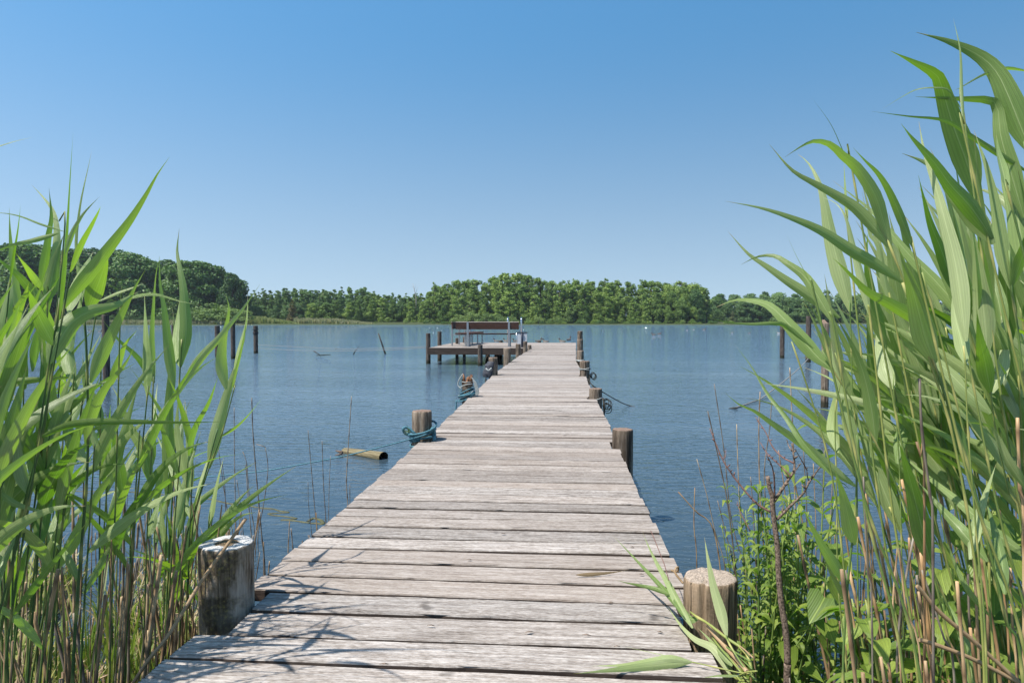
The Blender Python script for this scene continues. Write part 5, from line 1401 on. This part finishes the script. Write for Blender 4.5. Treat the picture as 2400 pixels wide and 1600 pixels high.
# right side: thin stalks against the water
GT = 'thin dead stalks standing in the water right of the jetty'
FB = lambda x, y: (1600 + x / 1.96, 800 + y / 1.96)
TH2 = [[(330, 1180), (230, 850), (190, 500), (145, 195)], [(200, 1100), (150, 880), (110, 700), (65, 540)], [(180, 1150), (140, 860), (60, 780), (-20, 690)], [(65, 1030), (52, 850), (56, 670)], [(250, 1200), (215, 800), (170, 560), (115, 320)],
       [(300, 1200), (265, 800), (255, 600), (248, 380)], [(380, 1100), (355, 700), (350, 400), (356, 230)], [(520, 1100), (515, 700), (505, 400), (492, 120)], [(420, 1150), (375, 650), (400, 400), (410, 260)], [(500, 1000), (470, 700), (440, 500)],
       [(560, 1100), (570, 800), (555, 500)], [(450, 1100), (428, 900), (422, 600)], [(640, 1100), (640, 800), (650, 500)], [(610, 1100), (612, 850), (600, 560)], [(705, 1200), (680, 900), (690, 600)], [(340, 1150), (325, 800), (312, 620)], [(240, 1100), (190, 850), (160, 730)]]
for i, pp in enumerate(TH2):
    pp = [FB(*q) for q in pp]; d = FR.uniform(2.5, 3.4)
    f = P(*pp[0], d); pts = [Vector((f.x, f.y, -.03))] + [P(x, y, d) for x, y in pp if P(x, y, d).z > 0]
    stalk(pts, FR.uniform(.0020, .0032), M_greystalk if FR.random() < .7 else M_straw, 'hair-thin dead stalk standing between the jetty and the right-hand reeds', GT, 'thin_stalk')
# right side: tan stalks in the clump, some drawn one by one
TAN = [([(1150, 1010), (1135, 700), (1100, 430), (1088, 170)], 14), ([(1110, 640), (1095, 540), (1075, 460)], 13), ([(1568, 960), (1550, 700), (1538, 350)], 18), ([(1460, 1600), (1400, 1200), (1372, 965)], 19),
       ([(985, 1600), (1000, 1250), (1060, 900)], 13), ([(1052, 1600), (1050, 1200), (1040, 900)], 13), ([(1100, 1600), (1030, 1250), (995, 950)], 11), ([(1005, 1600), (965, 1250), (990, 920)], 9),
       ([(1250, 1600), (1195, 1350), (1100, 1050)], 12), ([(1300, 1640), (1215, 1350), (1130, 950)], 11), ([(1540, 1640), (1515, 1300), (1505, 1040)], 13), ([(1500, 1500), (1480, 1200), (1450, 960)], 12), ([(870, 1310), (850, 1050), (830, 620)], 10), ([(1380, 1300), (1345, 1100), (1330, 960)], 9)]
for i, (pp, wpx) in enumerate(TAN):
    pp = [FB(*q) for q in pp]; d = 1.25 + .09 * (i % 6)
    f = P(*pp[0], d); pts = [Vector((max(f.x, .55) + .02, f.y, .02))] + [P(x, y, d) for x, y in pp]
    stalk(pts, wpx / 1.96 / F_PX * d * .5, M_tan if i % 4 else M_greystalk, 'thick tan-orange dead stalk in the right-hand reed clump', 'thick tan stalks right of the jetty', n=8)
for pp, lab in (([(2390, 1600), (2280, 1500), (2200, 1432), (2150, 1372)], 'long straw stalk lying slantwise over the right-hand undergrowth'), ([(2400, 1605), (2290, 1548), (2200, 1512), (2155, 1498)], 'lower of two straw stalks lying slantwise at the bottom right')):
    b = MB(); b.tube(smooth_path([P(x, y, 1.3) for x, y in pp], 5), .0042, 7); tag(b.build('dead_stalk', M_straw), lab, 'stalk')
for k in range(46):                             # bunches of thick tan stalks under the leaves
    y = FR.uniform(1.3, 1.95); pxx = FR.choice((2085, 2120, 2165, 2230, 2330)) + FR.gauss(0, 28); q = P(pxx, 1560, y)
    if q.x < .6: continue
    h = FR.uniform(.55, 1.15); f = Vector((q.x + .08, q.y, 0)); t_ = f + Vector((FR.uniform(-.24, -.04) * h, FR.uniform(-.08, .08) * h, h))
    stalk([f, f.lerp(t_, .5) + Vector((FR.uniform(-.015, .015), 0, 0)), t_], FR.uniform(.0035, .0058), M_tan if FR.random() < .7 else M_straw, 'thick tan-orange dead stalk in the right-hand reed clump', 'thick tan stalks right of the jetty', n=7)
for k in range(160):
    y = FR.uniform(1.5, 3.0); pxx = FR.uniform(1735, 2440); q = P(pxx, 1450, y)
    if q.x < .58: continue
    h = FR.uniform(.3, .95) if pxx > 1950 else FR.uniform(.2, .65)
    f = Vector((q.x, q.y, -.02)); t_ = f + Vector((FR.uniform(-.22, .05) * h, FR.uniform(-.1, .1) * h, h))
    if q.y > 2.15: bulk_stalk('right', M_straw if FR.random() < .75 else M_greystalk, [f, f.lerp(t_, .5), t_], FR.uniform(.0018, .004)); continue
    stalk([f, f.lerp(t_, .5), t_], FR.uniform(.0018, .0052) if pxx > 1950 else FR.uniform(.0016, .003), M_straw if FR.random() < .75 else M_greystalk, 'dead brown stalk among the green undergrowth right of the jetty', 'dead stalks right of the jetty', n=5)

# ---- reeds bent over the near right corner of the deck, crop origin (1350, 1250), scale 4.48
FC = lambda x, y: (1350 + x / 4.48, 1250 + y / 4.48)
def C(pts, d0, d1):
    n_ = len(pts) - 1
    out = [P(*FC(x, y), d0 + (d1 - d0) * i / n_) for i, (x, y) in enumerate(pts)]
    for q in out:
        if q.x < .44 and q.z < DZ + .012: q.z = DZ + .012
    return out
def wC(w_, d): return w_ / 4.48 / F_PX * d
GB = 'reeds bent over the deck corner'
add_reed(C([(1850, 1500), (1792, 1250), (1560, 1080), (1400, 950), (1280, 880), (1200, 820)], 1.75, 2.02),
         [(C([(1225, 990), (1080, 740), (970, 520), (860, 330), (770, 150), (700, -10)], 1.96, 2.3), wC(88, 2.1), {'phi': .3}),
          (C([(1130, 860), (980, 660), (850, 510), (700, 350), (560, 200), (380, 10)], 1.98, 2.4), wC(60, 2.1), {'phi': -.3}),
          (C([(1000, 650), (850, 590), (700, 550), (550, 520), (420, 488)], 2.06, 2.14), wC(55, 2.1), {}),
          (C([(1280, 900), (1200, 890), (1150, 820), (1080, 720)], 2.0, 2.05), wC(80, 2.0), {'phi': .4})],
         'bent green reed fanning its blades over the planks beside the sandy-topped post', GB, .0045, .003, 'bent_reed')
add_reed(C([(1900, 1550), (1750, 1380), (1600, 1140), (1580, 1070)], 1.72, 1.85), [(C([(1582, 1075), (1525, 830), (1445, 560), (1385, 260), (1348, 35)], 1.86, 1.98), wC(112, 1.9), {'phi': .1, 'twist': 0})],
         'single upright grey-green blade standing in front of the sandy-topped post', GB, .003, .002, 'bent_reed')
add_reed(C([(1850, 1600), (1760, 1560), (1620, 1480)], 1.72, 1.84), [(C([(1620, 1480), (1450, 1290), (1250, 1110), (1100, 960), (960, 760)], 1.84, 2.06), wC(92, 1.9), {'phi': .2}),
          (C([(1640, 1400), (1560, 1370), (1470, 1240), (1400, 1120), (1270, 980)], 1.8, 2.0), wC(80, 1.9), {'phi': -.3})],
         'green reed with flat blades hanging over the right deck edge', GB, .004, .003, 'bent_reed')
add_reed(C([(1850, 1480), (1792, 1462), (1700, 1455), (1450, 1400), (1215, 1345)], 1.72, 1.82),
         [(C([(1215, 1345), (1000, 1305), (800, 1330), (500, 1385), (160, 1440)], 1.82, 1.80), wC(78, 1.8), {'phi': .3, 'nseg': 20}),
          (C([(1215, 1345), (900, 1430), (600, 1480), (300, 1495), (-30, 1528)], 1.82, 1.76), wC(108, 1.8), {'phi': -.2, 'nseg': 20}),
          (C([(1170, 1335), (900, 1270), (650, 1215), (470, 1173)], 1.83, 1.88), wC(9, 1.8), {})],
         'reed shoot lying on the nearest planks with two wide split blades', GB, .0022, .0014, 'bent_reed')
add_reed(C([(1900, 1440), (1800, 1450), (1700, 1490)], 1.7, 1.76), [(C([(1710, 1485), (1500, 1530), (1320, 1572)], 1.76, 1.74), wC(38, 1.8), {})], 'small blade edge-on at the very bottom of the deck corner', GB, .002, .0015, 'bent_reed')
for i, (pp, r) in enumerate((([(1800, 1450), (1700, 1330), (1560, 1180), (1380, 970)], .0062), ([(1820, 1560), (1640, 1340), (1500, 1180), (1430, 1080)], .003), ([(1830, 1340), (1700, 1260), (1560, 1180), (1450, 1140)], .0025), ([(1850, 1620), (1700, 1400), (1600, 1260), (1510, 1120)], .003),
                          ([(1850, 1420), (1720, 1300), (1600, 1220), (1480, 1060)], .0022), ([(1780, 1600), (1720, 1440), (1640, 1330), (1590, 1220)], .0028), ([(1860, 1300), (1750, 1200), (1600, 1100), (1480, 1000)], .002), ([(1820, 1650), (1690, 1500), (1600, 1380), (1560, 1300)], .003))):
    b = MB(); q = smooth_path(C(pp, 1.74, 1.94), 5); b.tube(q, r, 6)
    tag(b.build('cut_reed', M_stem if i % 3 else M_straw), 'yellow-green cut stem in the heap beside the sandy-topped post', 'reed', 'fallen stems at the deck corner')
b = MB(); b.tube(smooth_path(C([(975, 490), (930, 330), (880, 200), (800, 0), (785, -30)], 2.08, 2.3), 5), .0014, 5); tag(b.build('thin_stalk', M_redtwig), 'single reddish stalk rising from the bent reeds over the planks', 'stalk')
q = [on_z(*FC(x, y), DZ + .009) for x, y in ((0, 432), (150, 428), (300, 415), (430, 400), (535, 382))]
b = MB(); leaf_blade(b, q, .014, FR, phi=0, twist=.2, nseg=10); tag(b.build('straw_leaf', M_dryleaf), 'dry straw leaf lying across a plank gap', 'leaf')
b = MB(); b.tube(smooth_path(C([(1125, 520), (1100, 490), (1060, 440), (1040, 400), (1050, 360), (1072, 352), (1070, 385), (1040, 400), (1000, 380)], 2.2, 2.25), 4), .0035, 5)
tag(b.build('curled_root', M_straw), 'pale curled root sticking out at the deck edge left of the sandy-topped post', 'root')
# small litter on the planks
GRL = 'small dark litter flakes on the planks'
for px, py in ((1432, 1411), (1503, 1345), (1547, 1480), (1422, 1369), (1446, 1514), (1482, 1281), (1375, 1487), (1100, 1310), (900, 1555), (1010, 1465), (1240, 1480), (1180, 1250)):
    p = on_z(px, py, DZ + .006); b = MB(); a = FR.uniform(-.4, .4); l = FR.uniform(.006, .016)
    b.tube([(p.x - l, p.y - l * a, p.z), (p.x, p.y, p.z + .002), (p.x + l, p.y + l * a, p.z)], [.001, .0035, .001], 5, sq=.4)
    tag(b.build('flake', M_bark), 'small dark bark flake lying on the near planks', 'flake', GRL)

# ---- bare shrub at the right
FG = lambda x, y: (1640 + x / 3.733, 1180 + y / 3.733)
FF = lambda x, y: (1620 + x / 4.48, 900 + y / 4.48)
DS = 1.95
tk = [FG(x, y) for x, y in ((765, 1568), (768, 1400), (765, 1250), (745, 1050), (712, 850), (690, 600), (682, 400), (655, 180), (635, 0))] + [FF(x, y) for x, y in ((850, 1180), (820, 1080), (800, 965))]
foot = P(*tk[0], DS)
o = empty('bare_shrub', (foot.x, foot.y, 0), 0, 'leafless shrub with speckled bark and reddish twigs by the water', 'shrub')
O = Vector((foot.x, foot.y, 0))
b = MB(); rr = [.0125, .0122, .012, .0115, .011, .0105, .0095, .009, .0085, .0075, .007, .0065]
pts = [Vector((foot.x, foot.y, -.02))] + [P(x, y, DS) for x, y in tk]
pth = smooth_path([p - O for p in pts], 4)
b.tube(pth, [(.0108 + (.0055 - .0108) * i / (len(pth) - 1)) * (1 + .06 * math.sin(i * 2.3)) for i in range(len(pth))], 10)
b.build('trunk', M_bark, o)
BRN = [([(870, 1230), (1000, 1030), (1080, 900), (1075, 750), (1055, 620)], .0048, .05, M_bark), ([(900, 1420), (1050, 1270), (1180, 1140), (1240, 1030), (1380, 830)], .0045, -.06, M_bark),
       ([(830, 1340), (700, 1260), (600, 1160), (500, 1040), (410, 920), (330, 790), (250, 600), (195, 465)], .0034, .08, M_redtwig), ([(1050, 970), (930, 850), (800, 730), (725, 610)], .0026, .1, M_redtwig),
       ([(1080, 830), (950, 760), (850, 650), (780, 500), (675, 345)], .0026, .12, M_redtwig), ([(875, 1190), (872, 1000), (845, 850), (790, 740)], .0028, -.05, M_redtwig), ([(1215, 900), (1160, 800), (1085, 670)], .0018, -.05, M_redtwig), ([(1240, 1030), (1218, 960), (1215, 880)], .002, -.06, M_bark),
       ([(810, 1060), (840, 1040), (860, 1030)], .0022, -.02, M_bark), ([(330, 790), (360, 760), (365, 680)], .0016, .08, M_redtwig), ([(1150, 830), (1100, 900), (1080, 940)], .0018, 0, M_bark), ([(1055, 700), (1020, 640), (1010, 600)], .0022, .05, M_bark), ([(620, 1540), (520, 1350), (480, 1230)], .0018, .05, M_redtwig)]
for pp, r, dd, m_ in BRN:
    n_ = len(pp) - 1
    q = smooth_path([P(*FF(x, y), DS + dd * i / n_) - O for i, (x, y) in enumerate(pp)], 5); L_ = len(q)
    b = MB(); b.tube(q, [r * (1 - .6 * i / (L_ - 1)) for i in range(L_)], 6)
    for i in range(2, L_, 2):                   # buds
        if FR.random() < .6: v = Vector((FR.uniform(-1, 1), FR.uniform(-1, 1), .6)).normalized() * r * 2.4; b.tube([q[i], q[i] + v, q[i] + v * 1.7], [r * .5, r * .7, r * .15], 4)
    b.build('branch', m_, o)

# ---- leafy herbs of the bank
def herb_mesh(R, H, pairs, L, W, spread, hang=0.0):
    b = MB(); s = MB(); bend = Vector((R.uniform(-.1, .1), R.uniform(-.1, .1), 0)) * H
    pth = resample(smooth_path([Vector((0, 0, -.03)), Vector((bend.x * .3, bend.y * .3, H * .5)), Vector((bend.x, bend.y, H))], 5), 12)
    s.tube(pth, [.003 * (1 - .6 * i / 12) for i in range(13)], 5)
    for k in range(pairs):
        u = .18 + .82 * (k + .5) / pairs; i = u * 12; j = min(11, int(i)); p = pth[j].lerp(pth[j + 1], i - j); a0_ = k * 1.57 + R.uniform(-.3, .3)
        for m in (0, 1):
            a = a0_ + m * math.pi; out = Vector((math.cos(a), math.sin(a), 0)); l = L * R.uniform(.7, 1.15) * (1.1 - .45 * u)
            el_ = spread * R.uniform(.7, 1.3)
            pts = [p, p + (out + Vector((0, 0, el_))) * l * .35, p + (out * .95 + Vector((0, 0, el_ * .6 - hang))) * l * .72, p + (out + Vector((0, 0, el_ * .2 - hang * 1.6))) * l]
            leafw = W * R.uniform(.8, 1.2) * (l / L); side = out.cross(Vector((0, 0, 1)))
            path = resample(smooth_path(pts, 3), 7); t = R.random(); rows = []
            for q_, f in zip(path, (.12, .62, .95, 1, .86, .6, .3, .02)):
                hw = leafw * .5 * f; rows.append([b.vert(q_ - side * hw + Vector((0, 0, hw * .35)), t), b.vert(q_, t), b.vert(q_ + side * hw + Vector((0, 0, hw * .35)), t)])
            for i in range(7):
                for c in (0, 1): b.face((rows[i][c], rows[i][c + 1], rows[i + 1][c + 1], rows[i + 1][c]), [(c / 2, i / 8), ((c + 1) / 2, i / 8), ((c + 1) / 2, (i + 1) / 8), (c / 2, (i + 1) / 8)])
    return b, s
HP = []
VR = random.Random(31)
for H, pairs, L, W, sp in ((.75, 10, .12, .032, .7), (.62, 14, .05, .016, .8), (.5, 13, .045, .014, 1.0), (.42, 8, .09, .034, .5), (.3, 7, .07, .03, .4)):
    for _ in range(2):
        b, s = herb_mesh(VR, H, pairs, L, W, sp, .1); HP.append((H, b.mesh('leaves', M_herb), s.mesh('stem', M_stem)))
def put_herb(i, x, y, z, sc_, label, group, tilt=.12):
    H, lm, sm = HP[i]; o = empty('leafy_herb', (x, y, z), VR.uniform(0, 6.28), label, 'herb', group)
    o.rotation_euler = (VR.uniform(-tilt, tilt), VR.uniform(-tilt, tilt), VR.uniform(0, 6.28)); o.scale = (sc_,) * 3
    for nm, me in (('leaves', lm), ('stem', sm)): c = bpy.data.objects.new(nm, me); COL.objects.link(c); c.parent = o
# big-leaved herbs seen through the reeds (px, depth, foot z, total height)
for px, py_top, d, lab in ((1905, 990, 2.5, 'tall big-leaved herb rising to the torn-headed pile'), (1935, 1080, 2.3, 'big-leaved herb with drooping leaves left of the tall reeds'), (1960, 1180, 2.1, 'big-leaved herb just right of the bare shrub')):
    f = P(px, 1500, d); zt = P(px, py_top, d).z; put_herb(VR.choice((0, 1)), f.x, f.y, 0, zt / .75, lab, None, .05)
for k in range(66):                             # small-leaved willowherb thicket beside the sandy-topped post
    px = VR.uniform(1715, 1900); d = VR.uniform(2.15, 3.0); f = P(px, 1400, d); zt = P(px, VR.uniform(1130, 1330), d).z
    if f.x < .62: continue
    i = VR.choice((2, 3, 4, 5)); put_herb(i, f.x, f.y, .0, max(.25, zt) / HP[i][0], 'small-leaved herb in the thicket between sandy-topped post and bare shrub', 'herb thicket by the bare shrub')
for k in range(95):                             # undergrowth below the reeds
    px = VR.uniform(1780, 2460); d = VR.uniform(1.55, 2.9); f = P(px, 1500, d)
    if f.x < .60: continue
    i = VR.choice((6, 7, 8, 9, 8, 9, 0)); hgt = VR.uniform(.18, .42) if px < 2080 else VR.uniform(.3, .85)
    put_herb(i, f.x, f.y, .02, hgt / HP[i][0], 'green herb in the undergrowth below the right-hand reeds', 'undergrowth herbs right of the jetty', .3)
# bindweed: heart-shaped leaves on the stalks
def heart(b, p, nrm, up, s, t):
    sd_ = up.cross(nrm).normalized(); ol = [(0, 0), (.28, .16), (.5, .02), (.44, -.32), (.22, -.66), (0, -1), (-.22, -.66), (-.44, -.32), (-.5, .02), (-.28, .16)]
    c = b.vert(p + up * -.35 * s - nrm * .06 * s, t); ring = [b.vert(p + sd_ * x * s + up * y * s + nrm * abs(x) * .18 * s, t) for x, y in ol]
    for k in range(10): b.face((c, ring[k], ring[(k + 1) % 10]), [(.5, .4), (.5 + ol[k][0], .5), (.5 + ol[(k + 1) % 10][0], .5)])
for g in range(9):
    px = (2230, 2290, 2330, 2180, 2380, 2260, 1920, 1985, 2340)[g]; py = (1400, 1340, 1260, 1450, 1400, 1250, 1430, 1530, 1120)[g]; d = (1.75, 1.8, 1.9, 1.7, 1.6, 2.0, 1.95, 1.8, 1.9)[g]
    c = P(px, py, d); o = empty('bindweed', (c.x, c.y, 0), 0, 'heart-leaved climbing weed among the right-hand stalks', 'climber', 'climbing weeds right of the jetty'); O = Vector((c.x, c.y, 0))
    b = MB(); s = MB(); pp = [Vector((0, 0, 0))]
    for k in range(7): pp.append(Vector((VR.uniform(-.07, .07), VR.uniform(-.07, .07), (c.z + .18) * (k + 1) / 7)))
    pth = smooth_path(pp, 5); s.tube(pth, .0018, 5); s.build('stem', M_stem, o)
    for q in pth[6::2]:
        nrm = Vector((VR.uniform(-.8, .8), VR.uniform(-1, -.2), VR.uniform(.1, .9))).normalized(); up = (Vector((VR.uniform(-.5, .5), 0, 1)) - nrm * nrm.dot(Vector((0, 0, 1)))).normalized()
        heart(b, q + Vector((VR.uniform(-.04, .04), VR.uniform(-.05, .0), 0)), nrm, up, VR.uniform(.05, .085), VR.random())
    b.build('leaves', M_herb, o)
# ---- ground cover: small leaves, grass blades and litter
def cover(name, n, area, label, mats, hmin, hmax, lw, seed):
    R = random.Random(seed); b = MB(); k = 0
    while k < n:
        x, y = area(R); k += 1
        z = max(0.0, ground_h(x, y)) ; h = R.uniform(hmin, hmax); a = R.uniform(0, 6.28); ln = R.uniform(.05, .7); w_ = lw * R.uniform(.6, 1.4)
        d = Vector((math.cos(a) * ln, math.sin(a) * ln, 1)).normalized(); sd_ = Vector((-math.sin(a), math.cos(a), 0)); p = Vector((x, y, z - .01)); t = R.random(); mi = 1 if R.random() < .3 else 0
        m = p + d * h * .6; e = m + (d + Vector((math.cos(a), math.sin(a), -.5)) * .5).normalized() * h * .45
        i = [b.vert(p - sd_ * w_ * .3, t), b.vert(p + sd_ * w_ * .3, t), b.vert(m + sd_ * w_ * .5, t), b.vert(m - sd_ * w_ * .5, t), b.vert(e, t)]
        b.face((i[0], i[1], i[2], i[3]), None, True, mi); b.face((i[3], i[2], i[4]), None, True, mi)
    return tag(b.build(name, mats), label, None, None, 'stuff')
def area_r(R):
    while True:
        px = R.uniform(1700, 2500); d = R.uniform(1.5, 3.0) ** 1.0; q = P(px, 1500, d)
        if q.x > .57 and ground_h(q.x, q.y) > -.1: return q.x, q.y
cover('ground_cover', 17000, area_r, 'low weeds and grass covering the bank right of the jetty', [M_herb, M_dryleaf], .02, .13, .014, 5)
def area_r2(R):
    while True:
        px = R.uniform(1690, 2150) if R.random() < .6 else R.uniform(2100, 2500); d = R.uniform(1.5, 2.7); q = P(px, 1500, d)
        if q.x > .57 and ground_h(q.x, q.y) > -.1: return q.x, q.y
cover('bank_grass', 2600, area_r2, 'longer grass blades and straw among the weeds right of the jetty', [M_grass, M_dryleaf], .12, .36, .009, 15)
def area_l(R):
    while True:
        px = R.uniform(-80, 520); d = 1.7 + 2.4 * R.random() ** 1.3; q = P(px, 1500, d)
        if q.x < interp(LE, q.y) - .08 and noise.noise(Vector((q.x * 2.2, q.y * 2.2, 3))) > -.25 * (1 if d < 3 else 0): return q.x, q.y
cover('marsh_grass', 3600, area_l, 'yellow-green marsh grass in the shallows left of the jetty', [M_grass, M_dryleaf], .08, .34, .010, 6)
# broad bright grass blades low on the left
for k in range(60):
    px = VR.uniform(0, 480); d = max(VR.uniform(1.8, 3.0), 1.32 * F_PX / (1326 - px)); q = P(px, 1520, d)
    if q.x > interp(LE, q.y) - .15: continue
    lv = []
    for m in range(VR.randint(2, 4)):
        h = VR.uniform(.22, .6); a = VR.uniform(0, 6.28); o_ = Vector((math.cos(a), math.sin(a), 0)) * h * VR.uniform(.1, .4); p0 = Vector((q.x, q.y, -.03))
        e = p0 + o_ + Vector((0, 0, h))
        if e.x > -1.17: e.x = -1.17
        lv.append((p0, p0.lerp(e, .5) - o_ * .2, e))
    b = MB()
    for l_ in lv: leaf_blade(b, [Vector(v) - Vector((q.x, q.y, 0)) for v in l_], VR.uniform(.012, .024), VR, phi=VR.uniform(-1, 1), nseg=7)
    tag(b.build('sedge_tuft', M_grass, None, (q.x, q.y, 0)), 'bright sedge tuft growing low in the shallows left of the jetty', 'sedge', 'sedge tufts left of the jetty')
# fallen stalks floating or lying low on the left
for k in range(26):
    px = VR.uniform(0, 470); d = max(VR.uniform(1.9, 3.6), 1.36 * F_PX / (1326 - px)); q = P(px, 1520, d)
    if q.x > interp(LE, q.y) - .35: continue
    a = VR.uniform(-.5, .5); l = VR.uniform(.2, .55); z = VR.uniform(.0, .10)
    e = Vector((min(q.x + math.cos(a) * l, interp(LE, q.y) - .03), q.y + math.sin(a) * l, z + VR.uniform(-.03, .14)))
    stalk([Vector((q.x, q.y, z)), e], VR.uniform(.002, .0045), VR.choice((M_straw, M_stem, M_greystalk)), 'fallen stalk lying low across the marsh on the left', 'fallen stalks on the left', 'fallen_stalk', n=5)

for (key, _m), (b, mt_) in BULK.items():
    tag(b.build('dead_stalks', mt_), 'many thin dead stalks at the back of the %s-hand reed clump' % key, None, None, 'stuff')

# ---------------------------------------------------------------- haze over the lake
hb = MB(); hb.box((-1700, -80, -3.2), (1700, 1650, 34))
hm = bpy.data.materials.new('haze'); hm.use_nodes = True; hn = hm.node_tree
hn.nodes.remove(hn.nodes['Principled BSDF']); pv = hn.nodes.new('ShaderNodeVolumePrincipled')
pv.inputs['Color'].default_value = (0.80, 0.90, 1.0, 1); pv.inputs['Density'].default_value = 0.00012; pv.inputs['Anisotropy'].default_value = 0.2
hn.links.new(pv.outputs[0], hn.nodes['Material Output'].inputs['Volume'])
tag(hb.build('haze', hm), kind='stuff')
